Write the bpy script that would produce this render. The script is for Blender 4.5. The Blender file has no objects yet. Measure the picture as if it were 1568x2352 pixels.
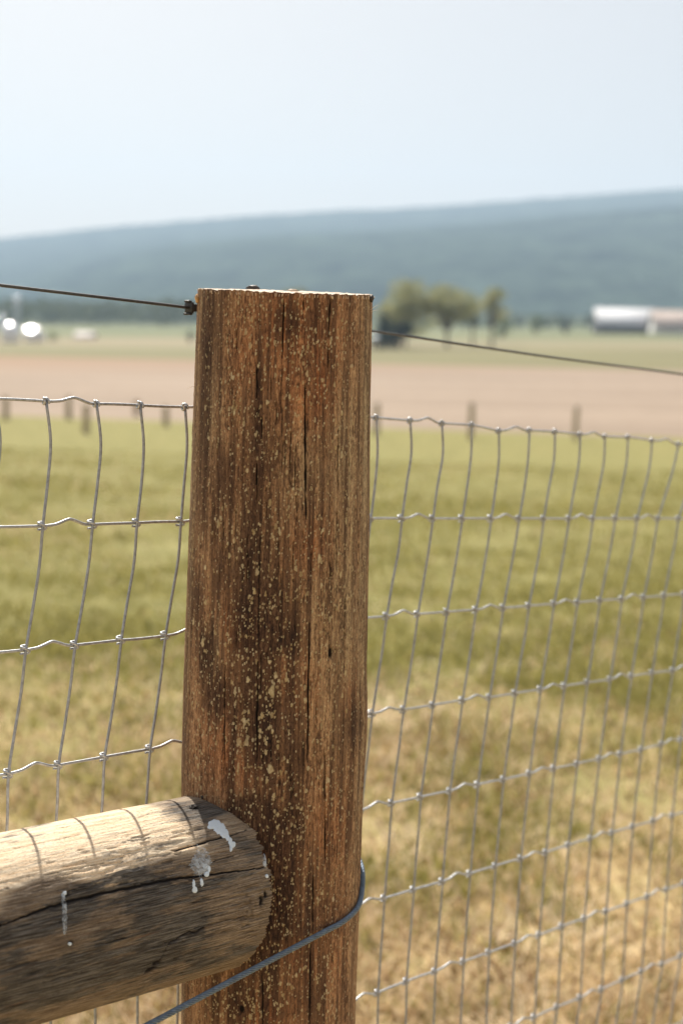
import bpy, math, numpy as np
from math import radians as R_, sin, cos, pi
A = np.array
rng = np.random.default_rng(7)
col = bpy.context.scene.collection
scene = bpy.context.scene

# ------------------------------------------------------------------ helpers
def link_mesh(name, verts, faces, mat=None, parent=None, smooth=True, attrs=None, mat_idx=None):
    """faces: list of int arrays, each (n,k). One mesh object."""
    verts = np.asarray(verts, np.float32)
    if not isinstance(faces, (list, tuple)): faces = [faces]
    faces = [np.asarray(f, np.int32) for f in faces if len(f)]
    me = bpy.data.meshes.new(name)
    me.vertices.add(len(verts)); me.vertices.foreach_set('co', verts.ravel())
    loops = np.concatenate([f.ravel() for f in faces])
    tot = np.concatenate([np.full(len(f), f.shape[1], np.int32) for f in faces])
    st = np.concatenate([[0], np.cumsum(tot)[:-1]]).astype(np.int32)
    me.loops.add(len(loops)); me.loops.foreach_set('vertex_index', loops)
    me.polygons.add(len(tot)); me.polygons.foreach_set('loop_start', st); me.polygons.foreach_set('loop_total', tot)
    if mat_idx is not None: me.polygons.foreach_set('material_index', np.asarray(mat_idx, np.int32))
    if smooth: me.polygons.foreach_set('use_smooth', np.ones(len(tot), bool))
    me.update(calc_edges=True)
    for k, v in (attrs or {}).items():
        v = np.asarray(v, np.float32)
        if v.ndim == 1:
            a = me.attributes.new(k, 'FLOAT', 'POINT'); a.data.foreach_set('value', v)
        else:
            a = me.attributes.new(k, 'FLOAT_VECTOR', 'POINT'); a.data.foreach_set('vector', v.ravel())
    for m in (mat if isinstance(mat, (list, tuple)) else [mat]):
        if m: me.materials.append(m)
    o = bpy.data.objects.new(name, me); col.objects.link(o)
    if parent: o.parent = parent
    return o
def empty(name, loc=(0, 0, 0)):
    o = bpy.data.objects.new(name, None); o.location = loc; col.objects.link(o); return o
def tag(o, label=None, cat=None, group=None, kind=None):
    if label: o['label'] = label
    if cat: o['category'] = cat
    if group: o['group'] = group
    if kind: o['kind'] = kind
    return o
def vn(u, v, seed=0, per_u=None):
    """smooth value noise of two arrays, -1..1"""
    r = np.random.default_rng(seed); G = r.uniform(-1, 1, (256, 256))
    iu = np.floor(u).astype(int); iv = np.floor(v).astype(int); fu = u - iu; fv = v - iv
    fu = fu * fu * (3 - 2 * fu); fv = fv * fv * (3 - 2 * fv)
    a = (lambda q: q % per_u) if per_u else (lambda q: q % 256)
    g = lambda i, j: G[a(i), j % 256]
    return (g(iu, iv) * (1 - fu) + g(iu + 1, iv) * fu) * (1 - fv) + (g(iu, iv + 1) * (1 - fu) + g(iu + 1, iv + 1) * fu) * fv
def ss(a, b, x):
    t = np.clip((x - a) / (b - a), 0, 1); return t * t * (3 - 2 * t)
def catmull(P, n):
    P = np.asarray(P, float); Q = np.vstack([2 * P[0] - P[1], P, 2 * P[-1] - P[-2]]); out = []
    t = np.linspace(0, 1, n, endpoint=False)[:, None]
    for k in range(len(P) - 1):
        a, b, c, d = Q[k:k + 4]
        out.append(.5 * (2 * b + (c - a) * t + (2 * a - 5 * b + 4 * c - d) * t ** 2 + (3 * b - a - 3 * c + d) * t ** 3))
    return np.vstack(out + [P[-1:]])
def sweep(P, r, k=8, caps=True):
    P = np.asarray(P, float); n = len(P); T = np.gradient(P, axis=0); T /= np.linalg.norm(T, axis=1)[:, None]
    N = np.zeros_like(P); a = A([0, 0, 1.]) if abs(T[0][2]) < .9 else A([1., 0, 0]); v = a - T[0] * (a @ T[0]); N[0] = v / np.linalg.norm(v)
    for i in range(1, n):
        v = N[i - 1] - T[i] * (N[i - 1] @ T[i]); N[i] = v / np.linalg.norm(v)
    B = np.cross(T, N); th = np.arange(k) * 2 * pi / k; r = np.broadcast_to(r, (n,))
    V = P[:, None] + (np.cos(th)[None, :, None] * N[:, None] + np.sin(th)[None, :, None] * B[:, None]) * r[:, None, None]
    V = V.reshape(-1, 3); i = np.arange(n - 1)[:, None] * k; j = np.arange(k)[None]; j2 = (j + 1) % k
    F = np.stack([i + j, i + j2, i + k + j2, i + k + j], -1).reshape(-1, 4)
    fs = [F]
    if caps: fs += [np.arange(k)[None, ::-1], (np.arange(k) + (n - 1) * k)[None]]
    return V, fs
class MB:
    def __init__(s): s.V = []; s.F = {}; s.n = 0
    def add(s, V, fs):
        V = np.asarray(V, float)
        for f in fs:
            f = np.asarray(f); s.F.setdefault(f.shape[1], []).append(f + s.n)
        s.V.append(V); s.n += len(V); return s
    def build(s, name, mat, parent=None, smooth=True):
        return link_mesh(name, np.vstack(s.V), [np.vstack(f) for f in s.F.values()], mat, parent, smooth)
def box(c, sz, ax=None):
    c = A(c, float); ax = np.eye(3) if ax is None else A(ax, float); h = A(sz, float) / 2
    S = A([[-1, -1, -1], [1, -1, -1], [1, 1, -1], [-1, 1, -1], [-1, -1, 1], [1, -1, 1], [1, 1, 1], [-1, 1, 1]]) * h
    return c + S @ ax, [A([[0, 3, 2, 1], [4, 5, 6, 7], [0, 1, 5, 4], [1, 2, 6, 5], [2, 3, 7, 6], [3, 0, 4, 7]])]
def blob(c, r, seg=10, rings=7, amp=.15, seed=0):
    rg = np.random.default_rng(seed); c = A(c, float); r = np.broadcast_to(A(r, float), (3,))
    th = np.linspace(0, pi, rings + 1)[1:-1]; ph = np.arange(seg) * 2 * pi / seg
    D = A([[sin(t) * cos(f), sin(t) * sin(f), cos(t)] for t in th for f in ph]); D = np.vstack([D, [[0, 0, 1], [0, 0, -1]]])
    D = D * (1 + rg.uniform(-amp, amp, len(D)))[:, None]; V = c + D * r; n = len(V); q = []; tr = []
    for i in range(rings - 2):
        for j in range(seg): q.append([i * seg + j, (i + 1) * seg + j, (i + 1) * seg + (j + 1) % seg, i * seg + (j + 1) % seg])
    for j in range(seg):
        tr.append([n - 2, j, (j + 1) % seg]); tr.append([n - 1, (rings - 2) * seg + (j + 1) % seg, (rings - 2) * seg + j])
    return V, [A(q), A(tr)]

# ------------------------------------------------------------------ node helpers
class NT:
    def __init__(s, name):
        s.m = bpy.data.materials.new(name); s.m.use_nodes = True; s.t = s.m.node_tree; s.t.nodes.clear()
        s.out = s.t.nodes.new('ShaderNodeOutputMaterial')
        s.b = s.t.nodes.new('ShaderNodeBsdfPrincipled'); s.t.links.new(s.b.outputs[0], s.out.inputs['Surface'])
    def set(s, sock, v):
        if isinstance(v, bpy.types.NodeSocket): s.t.links.new(v, sock)
        elif isinstance(v, (tuple, list)) and len(v) == 3 and sock.type == 'RGBA': sock.default_value = (*v, 1)
        else: sock.default_value = v
    def P(s, **k):
        for a, v in k.items(): s.set(s.b.inputs[a.replace('_', ' ')], v)
        return s
    def attr(s, n, out='Fac'):
        x = s.t.nodes.new('ShaderNodeAttribute'); x.attribute_name = n; return x.outputs[out]
    def coord(s, w='Object'): return s.t.nodes.new('ShaderNodeTexCoord').outputs[w]
    def mp(s, v, sc, loc=(0, 0, 0)):
        x = s.t.nodes.new('ShaderNodeMapping'); s.set(x.inputs[0], v); x.inputs['Scale'].default_value = sc; x.inputs['Location'].default_value = loc; return x.outputs[0]
    def noise(s, v, sc=1, det=3, rough=.55, dist=0, out=0):
        x = s.t.nodes.new('ShaderNodeTexNoise'); s.set(x.inputs['Vector'], v); x.inputs['Scale'].default_value = sc
        x.inputs['Detail'].default_value = det; x.inputs['Roughness'].default_value = rough; x.inputs['Distortion'].default_value = dist; return x.outputs[out]
    def vor(s, v, sc=1, feat='F1', out='Distance', rand=1):
        x = s.t.nodes.new('ShaderNodeTexVoronoi'); x.feature = feat; s.set(x.inputs['Vector'], v); x.inputs['Scale'].default_value = sc
        x.inputs['Randomness'].default_value = rand; return x.outputs[out]
    def ramp(s, v, pts):
        x = s.t.nodes.new('ShaderNodeValToRGB'); e = x.color_ramp.elements; s.set(x.inputs[0], v)
        while len(e) < len(pts): e.new(.5)
        for q, (p, c) in zip(e, pts):
            q.position = p; c = (c, c, c) if not isinstance(c, tuple) else c; q.color = (*c, 1)
        return x.outputs[0]
    def math(s, op, a, b=0., c=0., clamp=False):
        x = s.t.nodes.new('ShaderNodeMath'); x.operation = op; x.use_clamp = clamp
        s.set(x.inputs[0], a); s.set(x.inputs[1], b); s.set(x.inputs[2], c); return x.outputs[0]
    def mix(s, f, a, b, mode='MIX'):
        x = s.t.nodes.new('ShaderNodeMix'); x.data_type = 'RGBA'; x.blend_type = mode
        s.set(x.inputs[0], f); s.set(x.inputs[6], a); s.set(x.inputs[7], b); return x.outputs[2]
    def mr(s, v, a, b, c=0., d=1.):
        x = s.t.nodes.new('ShaderNodeMapRange'); s.set(x.inputs[0], v)
        for i, q in enumerate((a, b, c, d)): x.inputs[i + 1].default_value = q
        return x.outputs[0]
    def bump(s, h, st=.5, dist=.001):
        x = s.t.nodes.new('ShaderNodeBump'); x.inputs['Strength'].default_value = st; x.inputs['Distance'].default_value = dist; s.set(x.inputs['Height'], h)
        s.set(s.b.inputs['Normal'], x.outputs[0]); return s
    def sep(s, v, k):
        x = s.t.nodes.new('ShaderNodeSeparateXYZ'); s.set(x.inputs[0], v); return x.outputs[k]
def simple(name, c, rough=.7, metal=0., var=.15, sc=20., spec=.5, coord='Object'):
    n = NT(name); f = n.noise(n.coord(coord), sc, 4)
    n.P(Base_Color=n.mix(f, tuple(q * (1 - var) for q in c), tuple(min(1, q * (1 + var)) for q in c)), Roughness=rough, Metallic=metal); n.b.inputs['Specular IOR Level'].default_value = spec
    return n.m

# ------------------------------------------------------------------ camera (50 mm lens on a 24 x 36 portrait frame)
CAM = A([0, 0, 1.40]); PITCH = R_(7.3); ROLL = R_(1.4); F = 3267.
fwd = A([0, cos(PITCH), -sin(PITCH)]); up0 = A([0, sin(PITCH), cos(PITCH)])
rgt = A([1., 0, 0]) * cos(ROLL) + up0 * sin(ROLL); upv = up0 * cos(ROLL) - A([1., 0, 0]) * sin(ROLL)
import mathutils
cd = bpy.data.cameras.new('camera'); cam = bpy.data.objects.new('camera', cd); col.objects.link(cam)
M = mathutils.Matrix([(*[rgt[i], upv[i], -fwd[i]], CAM[i]) for i in range(3)] + [(0, 0, 0, 1)]); cam.matrix_world = M
cd.sensor_fit = 'VERTICAL'; cd.sensor_height = 36; cd.sensor_width = 24; cd.lens = 50
cd.clip_start = .02; cd.clip_end = 20000
cd.dof.use_dof = True; cd.dof.focus_distance = 1.165; cd.dof.aperture_fstop = 5.2
scene.camera = cam
def ray(x, y): return fwd + rgt * ((x - 784) / F) - upv * ((y - 1176) / F)

# ------------------------------------------------------------------ light
SUN_AZ, SUN_EL = R_(-17.5), R_(40.0)
S = A([sin(SUN_AZ) * cos(SUN_EL), cos(SUN_AZ) * cos(SUN_EL), sin(SUN_EL)])
w = bpy.data.worlds.new('World'); scene.world = w; w.use_nodes = True; nt = w.node_tree; nt.nodes.clear()
sky = nt.nodes.new('ShaderNodeTexSky'); sky.sky_type = 'NISHITA'; sky.sun_disc = False; sky.sun_elevation = SUN_EL; sky.sun_rotation = SUN_AZ
sky.dust_density = 2.4; sky.air_density = 1.0; sky.ozone_density = 0.5
bg = nt.nodes.new('ShaderNodeBackground'); bg.inputs[1].default_value = .050; wo = nt.nodes.new('ShaderNodeOutputWorld')
# thin even veil of bright summer haze mixed over the clear-sky model
veil = nt.nodes.new('ShaderNodeBackground'); veil.inputs[0].default_value = (1, .93, .86, 1); veil.inputs[1].default_value = .51; mxw = nt.nodes.new('ShaderNodeMixShader'); mxw.inputs[0].default_value = .6
nt.links.new(sky.outputs[0], bg.inputs[0]); nt.links.new(bg.outputs[0], mxw.inputs[1]); nt.links.new(veil.outputs[0], mxw.inputs[2]); nt.links.new(mxw.outputs[0], wo.inputs[0])
ld = bpy.data.lights.new('sun', 'SUN'); ld.energy = 5.0; ld.angle = R_(.53); ld.color = (1, .93, .82)
sun = bpy.data.objects.new('sun', ld); col.objects.link(sun); sun.rotation_euler = mathutils.Vector(S).to_track_quat('Z', 'Y').to_euler()
scene.view_settings.view_transform = 'Standard'; scene.view_settings.look = 'None'; scene.view_settings.gamma = 1; scene.view_settings.exposure = 0.79
scene.cycles.use_denoising = True
scene.cycles.denoising_prefilter = 'ACCURATE'
scene.cycles.max_bounces = 8; scene.cycles.volume_bounces = 0; scene.cycles.use_adaptive_sampling = False
# ================================================================== MATERIALS
def post_mat():
    n = NT('weathered_post_wood'); v = n.attr('cyl', 'Vector')
    ct = lambda q, lo=.3, hi=.7: n.mr(q, lo, hi)
    n1 = ct(n.noise(n.mp(v, (1000, 40, 1)), 1, 4, .65), .33, .67); n2 = ct(n.noise(n.mp(v, (260, 8, 1)), 1, 4, .65, .2), .34, .66)
    n3 = ct(n.noise(n.mp(v, (75, 16, 1), (3, 5, 0)), 1, 5, .65, .5), .34, .66); n0 = ct(n.noise(n.mp(v, (120, 3.2, 1), (8, 1, 0)), 1, 4, .65, .2), .36, .64)
    pits = ct(n.noise(n.mp(v, (1000, 260, 1)), 1, 3, .7), .32, .68); mot = ct(n.noise(n.mp(v, (520, 130, 1), (1, 9, 0)), 1, 4, .7), .34, .66)
    g = n.math('ADD', n.math('ADD', n.math('MULTIPLY', n1, .22), n.math('MULTIPLY', mot, .34)), n.math('ADD', n.math('MULTIPLY', n2, .20), n.math('MULTIPLY', n3, .24)))
    g = n.math('MULTIPLY_ADD', n.math('SUBTRACT', g, .5), 1.6, .5)
    tan = n.ramp(g, [(.22, (0.152, 0.078, 0.044)), (.50, (0.445, 0.243, 0.122)), (.80, (0.782, 0.488, 0.271))])
    red = n.ramp(g, [(.22, (0.176, 0.056, 0.026)), (.50, (0.528, 0.194, 0.076)), (.80, (0.783, 0.363, 0.153))])
    gry = n.ramp(g, [(.22, (0.188, 0.136, 0.084)), (.50, (0.530, 0.394, 0.231)), (.80, (0.851, 0.707, 0.441))])
    dk = n.ramp(g, [(.20, (0.020, 0.011, 0.011)), (.50, (0.063, 0.031, 0.020)), (.82, (0.171, 0.089, 0.051))])
    c = n.mix(n.math('MULTIPLY', n.attr('red'), n.mr(n3, .1, .8, .25, 1.)), tan, red)
    c = n.mix(n.math('MULTIPLY', n.attr('grey'), n.mr(n2, .1, .8, .4, 1.)), c, gry)
    st = n.math('ADD', n.math('ADD', n.math('MULTIPLY', n.attr('stain_gap'), 1.15), n.math('MULTIPLY', n2, .50)), n.math('ADD', n.math('MULTIPLY', n3, .42), n.math('MULTIPLY', n0, .55)))
    st = n.math('ADD', st, n.math('ADD', n.math('MULTIPLY', n1, .30), n.math('MULTIPLY', mot, .34)))
    c = n.mix(n.math('MULTIPLY', n.mr(st, 1.07, 1.42), .92), c, dk)
    pt = n.mr(pits, .55, .80); c = n.mix(n.math('MULTIPLY', pt, n.math('MULTIPLY_ADD', n.attr('stain_gap'), .4, .5)), c, (.018, .010, .008))
    # tiny specks of lichen
    vv = n.mp(v, (640, 300, 1)); d = n.vor(vv, 1); rc = n.sep(n.vor(vv, 1, out='Color'), 0)
    cl = n.noise(n.mp(v, (38, 22, 1), (9, 2, 0)), 1, 3, .6)
    thr = n.math('MULTIPLY', n.mr(n.math('ADD', rc, n.math('MULTIPLY', cl, .85)), 1.02, 1.42), .40)
    sp = n.math('GREATER_THAN', thr, d)
    lic = n.mix(n.mr(n.noise(n.mp(v, (170, 90, 1)), 1, 3, .7), .38, .62), (.52, .38, .18), (.84, .72, .46))
    c = n.mix(n.math('MULTIPLY', sp, .8), c, lic)
    c = n.mix(n.math('MULTIPLY', n.math('MULTIPLY', n.mr(n.attr('lichen'), .15, .6), .92), n.attr('lt')), c, lic)
    c = n.mix(n.mr(n.attr('crack'), .15, .7), c, (.012, .008, .006))
    n.P(Base_Color=c, Roughness=.85); n.b.inputs['Specular IOR Level'].default_value = .25
    h = n.math('ADD', n.math('MULTIPLY', n1, .9), n.math('ADD', n.math('MULTIPLY', pits, -.7), n.math('MULTIPLY', sp, .35)))
    n.bump(h, 1., .0014); return n.m
def cut_mat():
    n = NT('sawn_end_grain'); v = n.coord('Object')
    f = n.noise(n.mp(v, (60, 900, 60)), 1, 4); g = n.noise(n.mp(v, (300, 300, 300)), 1, 3)
    n.P(Base_Color=n.mix(g, n.mix(f, (.50, .33, .20), (.74, .60, .45)), (.70, .60, .50)), Roughness=.85)
    n.bump(n.math('ADD', f, g), .7, .0012); return n.m
def rail_mat():
    n = NT('weathered_rail_wood'); v = n.attr('cyl', 'Vector')     # x along the log, y round it
    f1 = n.noise(n.mp(v, (38, 900, 1)), 1, 5, .7); f2 = n.noise(n.mp(v, (9, 170, 1), (1, 3, 0)), 1, 5, .7, .25)
    f3 = n.noise(n.mp(v, (14, 34, 1), (5, 1, 0)), 1, 5, .62, .6); fine = n.noise(n.mp(v, (420, 900, 1)), 1, 3, .6)
    g = n.math('ADD', n.math('MULTIPLY', n.mr(f1, .15, .85, -.2, 1.2), .45), n.math('ADD', n.math('MULTIPLY', f2, .4), n.math('MULTIPLY', f3, .2)))
    clean_lit = n.ramp(g, [(.34, (.58, .36, .20)), (.46, (.86, .64, .42)), (.58, (.92, .78, .59))])  # clean wood with sunlit brightness put into its colour
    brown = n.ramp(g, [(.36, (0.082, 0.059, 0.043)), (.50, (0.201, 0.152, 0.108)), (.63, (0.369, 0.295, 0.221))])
    mold_shade = n.ramp(g, [(.38, (0.015, 0.014, 0.014)), (.50, (0.046, 0.043, 0.040)), (.64, (0.161, 0.151, 0.140))])  # mould tones, also used to deepen the shaded side
    w1 = n.mr(n.math('ADD', n.attr('worn_shade'), n.math('MULTIPLY', n.math('SUBTRACT', f3, .5), .55)), .35, .8)
    c = n.mix(w1, clean_lit, brown)
    w2 = n.math('ADD', n.attr('mould_shade'), n.math('ADD', n.math('MULTIPLY', n.math('SUBTRACT', f3, .5), 4.6), n.math('MULTIPLY', n.math('SUBTRACT', f2, .5), 3.4)))
    c = n.mix(n.math('MULTIPLY', n.mr(w2, .40, .92), .94), c, mold_shade)
    line = n.mr(n.noise(n.mp(v, (11, 330, 1), (2, 7, 0)), 1, 3, .5), .62, .72)
    c = n.mix(n.math('MULTIPLY', line, .38), c, (.20, .09, .04))
    mt = n.noise(n.mp(v, (170, 520, 1), (4, 4, 0)), 1, 4, .7); c = n.mix(n.mr(fine, .56, .68, 0, .55), c, (.06, .04, .028)); c = n.mix(n.mr(mt, .55, .68, 0, .40), c, (.11, .070, .045)); c = n.mix(n.mr(mt, .44, .32, 0, .30), c, (.80, .66, .48), 'SOFT_LIGHT')
    c = n.mix(n.mr(n.attr('crack'), .1, .6), c, (.016, .012, .010))
    n.P(Base_Color=c, Roughness=.85); n.b.inputs['Specular IOR Level'].default_value = .25
    n.bump(n.math('ADD', n.math('MULTIPLY', f1, 1.2), n.math('ADD', n.math('MULTIPLY', mt, .8), n.math('MULTIPLY', fine, .7))), 1., .0014); return n.m
def galv(name, c, rough, metal, dark=.35):
    n = NT(name); v = n.coord('Object'); f = n.noise(v, 260, 4, .6); s = n.noise(v, 1400, 2, .6)
    cc = n.mix(n.mr(f, .35, .65), tuple(q * (1 - dark) for q in c), c); cc = n.mix(n.mr(s, .62, .70, 0, .55), cc, tuple(q * .3 for q in c))
    n.P(Base_Color=cc, Metallic=metal, Roughness=rough); n.bump(f, .25, .0003); return n.m
def thin_mat():
    n = NT('thin_dropping_smear'); v = n.coord('Object'); f = n.noise(v, 160, 4, .65); n.P(Base_Color=(.62, .69, .76), Roughness=.85, Alpha=n.mr(f, .38, .62, .05, .65)); return n.m
MAT = dict(
    post=post_mat(), cut=cut_mat(), rail=rail_mat(),
    galv=galv('galvanised_wire', (.50, .52, .55), .46, .65), galv2=galv('galvanised_stay_wire', (.36, .39, .44), .5, .45),
    dark=galv('dark_wire', (.10, .10, .10), .42, .6), cable=galv('steel_cable', (.17, .225, .30), .42, .6, .35),
    plastic=simple('black_plastic', (.018, .018, .018), .5), drop=simple('dried_dropping', (.60, .68, .76), .85, var=.16, sc=900), thin=thin_mat(),
    nail=simple('rusty_nail', (.07, .06, .055), .6, .6, sc=500), chip=simple('split_wood', (.50, .30, .13), .85, var=.35, sc=700),
    lichen=simple('lichen', (.5, .42, .26), .9), barkm=simple('bark', (.10, .075, .05), .9, sc=8), oldpost=simple('aged_field_post', (.40, .33, .24), .9, sc=9),
)

# ================================================================== WOODEN POST
XC, YC = -.055, 1.213
ZT = A([-.3, .3, .819, .934, 1.028, 1.138, 1.245, 1.350, 1.422, 1.45]); RT = A([.080, .0795, .0784, .0789, .0797, .0786, .0769, .0748, .0733, .0728])
XT = A([-.056, -.0555, -.0548, -.0547, -.0544, -.0540, -.0528, -.0523, -.0514, -.0512])
def post_r(z): return np.interp(z, ZT, RT)
def post_x(z): return np.interp(z, ZT, XT)
def px_post(x, y):
    """angle (about the axis, 0 = towards the camera, + = right) and height of the bark point seen at a photo pixel"""
    r = ray(x, y); a = math.atan2(r[0], r[1])
    lo = YC - .079
    for _ in range(6):
        z = CAM[2] + r[2] / r[1] * lo; xc = float(post_x(z)); rr = float(post_r(z))
        # ray / circle in plan
        dx, dy = r[0] / r[1], 1.; aa = dx * dx + 1; bb = -2 * (dx * xc + YC); cc = xc * xc + YC * YC - rr * rr; D = max(0, bb * bb - 4 * aa * cc)
        lo = (-bb - math.sqrt(D)) / (2 * aa)
    return math.atan2(dx * lo - xc, YC - lo), z
def build_post():
    # angle phi: 0 faces the camera (-Y), + towards +X
    dense = np.arange(-1.95, 1.95, .0092); coarse = np.linspace(1.95, 2 * pi - 1.95, 90)
    phi = np.concatenate([dense, coarse]); phi = phi[:-1] if phi[-1] - 2 * pi >= -1.95 - 1e-6 else phi
    tz = np.concatenate([np.linspace(-.3, .72, 60)[:-1], np.arange(.72, 1.4300, .00075)])
    PH, TZ = np.meshgrid(phi, tz); nz, nph = PH.shape
    top = 1.4305 + .030 * (-post_r(1.43) * np.cos(PH)) - .012 * post_r(1.43) * np.sin(PH) + .0010 * vn(PH * 26, PH * 0 + 3, 5) * .6 + .0003 * vn(PH * 90, PH * 0 + 9, 6)
    Z = np.where(TZ > .72, .72 + (TZ - .72) * (top - .72) / (tz[-1] - .72), TZ)
    Rr = post_r(Z); s = PH * .078
    # coarse and fine shape of the log
    Rr = Rr + .0007 * vn(PH * 1.6 + 40, Z * 5, 11) + .0005 * vn(PH * 7 + 40, Z * 9, 12) + .00022 * vn(s * 420 + 300, Z * 22 + 9, 13) + .00018 * vn(s * 900 + 300, Z * 60, 14)
    Rr = Rr + .0016 * np.exp(-((Z - 1.06) / .035) ** 2 - ((PH - 1.45) / .5) ** 2)
    crack = np.zeros_like(PH); lich = np.zeros_like(PH); lt = np.ones_like(PH)
    CR = [(651, 684, 648, 825, .8), (647, 840, 645, 950, .4), (696, 684, 697, 715, .6), (701, 875, 703, 1200, 1.), (760, 684, 755, 778, .8), (755, 793, 753, 871, .6),
          (545, 750, 543, 825, .5), (589, 834, 590, 918, .6), (589, 1065, 588, 1115, 1.), (601, 956, 601, 1006, .5), (777, 981, 776, 1121, .7), (773, 1153, 771, 1312, .45),
          (622, 856, 622, 918, .4), (511, 1137, 513, 1320, .4), (597, 1225, 592, 1480, .45), (757, 1287, 760, 1331, .6), (792, 1359, 790, 1522, .5), (711, 1425, 707, 1750, .75),
          (516, 1525, 514, 1794, .6), (591, 1519, 590, 1756, .7), (747, 1712, 748, 1987, .9), (721, 1987, 719, 2148, .8), (715, 2168, 712, 2352, 1.), (602, 2226, 604, 2352, .6),
          (566, 1225, 570, 1330, .4), (640, 1240, 640, 1330, .35), (824, 1200, 822, 1420, .35), (680, 1130, 684, 1200, .4), (810, 1700, 812, 1800, .35), (535, 880, 533, 1000, .35)]
    rg = np.random.default_rng(3)
    for k in range(95):                                                    # hair cracks
        x = rg.uniform(440, 845); y = rg.uniform(690, 2250); CR.append((x, y, x + rg.uniform(-3, 3), y + rg.uniform(20, 150), rg.uniform(.12, .42)))
    for k, (x0, y0, x1, y1, wd) in enumerate(CR):
        a0, z0 = px_post(x0, y0); a1, z1 = px_post(x1, y1)
        t = (z0 - Z) / (z0 - z1); a = a0 + (a1 - a0) * t + .004 * vn(Z * 60 + k * 7, Z * 0 + k, 20) + .002 * vn(Z * 250 + k * 7, Z * 0 + k, 21)
        dd = np.abs(PH - a) * .078; wid = .00125 * wd * np.sqrt(np.clip(4 * t * (1 - t), 0, 1)) * (.75 + .35 * vn(Z * 120, Z * 0 + k, 22)); m = (t > 0) & (t < 1)
        crack = np.maximum(crack, np.where(m, np.clip(1.4 - dd / np.maximum(wid, 1e-5), 0, 1) * min(1, .45 + wd * .8), 0))
    a, z = px_post(760, 1500); q = np.hypot((PH - a) * .078 / .0016, (Z - z) / .0042); crack = np.maximum(crack, np.clip(1.6 - q, 0, 1) * .9)
    a, z = px_post(555, 2318); q = np.hypot((PH - a) * .078 / .002, (Z - z) / .003); crack = np.maximum(crack, np.clip(1.6 - q, 0, 1) * .9)
    # lichen spots
    spots = []
    CL = [(600, 1152, 34, 38, 34, 1.9), (668, 1158, 24, 28, 20, 1.7), (575, 945, 18, 36, 14, 1.8), (530, 960, 10, 60, 40, .8), (500, 1190, 60, 60, 110, .7), (445, 1240, 10, 70, 55, .95),
          (480, 950, 22, 90, 50, .7), (560, 1560, 70, 90, 170, .75), (590, 1640, 50, 60, 150, .95), (650, 1560, 90, 90, 160, .7), (520, 1420, 60, 60, 110, .75), (560, 1730, 60, 80, 150, .9),
          (740, 1740, 50, 60, 70, .8), (690, 1350, 90, 80, 150, .6), (740, 780, 70, 90, 70, .75), (720, 900, 80, 90, 90, .7), (560, 720, 60, 40, 40, .8), (600, 800, 90, 70, 70, .6),
          (670, 2010, 60, 140, 200, .8), (560, 2300, 90, 40, 170, .9), (660, 2270, 80, 60, 150, .8), (450, 1600, 20, 200, 170, .7), (450, 1800, 16, 120, 120, .7), (630, 1850, 120, 50, 170, .7),
          (780, 2150, 50, 180, 110, .6), (770, 1400, 50, 150, 130, .6), (630, 1235, 14, 18, 12, 1.3), (800, 1000, 40, 200, 130, .55), (700, 1050, 90, 100, 90, .65), (600, 1300, 120, 60, 120, .5)]
    for cx, cy, sx, sy, n, sc in CL:
        for _ in range(int(n * (.6 if sc > 1.5 else .36))):
            p = (cx + rg.normal() * sx * .7, cy + rg.normal() * sy * .7)
            if sc > 1.5 and any(abs(p[0] - q[0]) < 8 and abs(p[1] - q[1]) < 10 for q in spots[-40:]): continue
            spots.append((*p, min(1.05, sc)))
    for _ in range(1500): spots.append((rg.uniform(425, 850), rg.uniform(690, 2350), rg.uniform(.35, .95)))
    dphi = .0092; zdense = tz[59:]
    for x, y, sc in spots:
        if not (420 < x < 856 and 686 < y < 2400): continue
        a, z = px_post(min(max(x, 445 - (y - 690) * .016), 848 - (y - 690) * .016), y); rad = .00036 * sc * math.exp(rg.normal() * .6) + .00026; el = rg.uniform(1.0, 2.3)
        i0 = np.searchsorted(tz, z - .006); i1 = np.searchsorted(tz, z + .006); j0 = int((a - .1 + 1.95) / dphi); j1 = j0 + 23
        j0 = max(j0, 0); j1 = min(j1, len(dense))
        if j1 <= j0 or i0 >= nz or a < -1.9 or a > 1.9: continue
        sl = (slice(i0, i1), slice(j0, j1)); dx = (PH[sl] - a) * .078; dz = Z[sl] - z; ang = np.arctan2(dz, dx)
        d = np.hypot(dx / rad, dz / (rad * el)) * (1 + .16 * np.sin(ang * 3 + x) + .1 * np.sin(ang * 5 + y))
        b = np.clip(1.35 - d, 0, 1) ** .6; k = rg.uniform(.6, 1.)
        up = b > lich[sl]; lt[sl] = np.where(up, k, lt[sl]); lich[sl] = np.maximum(lich[sl], b)
    lich *= (1 - np.clip(crack * 2, 0, 1))
    Rr = Rr + lich * .00042 - np.clip(crack, 0, 1) * .0022
    X = post_x(Z) + Rr * np.sin(PH); Y = YC - Rr * np.cos(PH); V = np.stack([X, Y, Z], -1).reshape(-1, 3)
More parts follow.
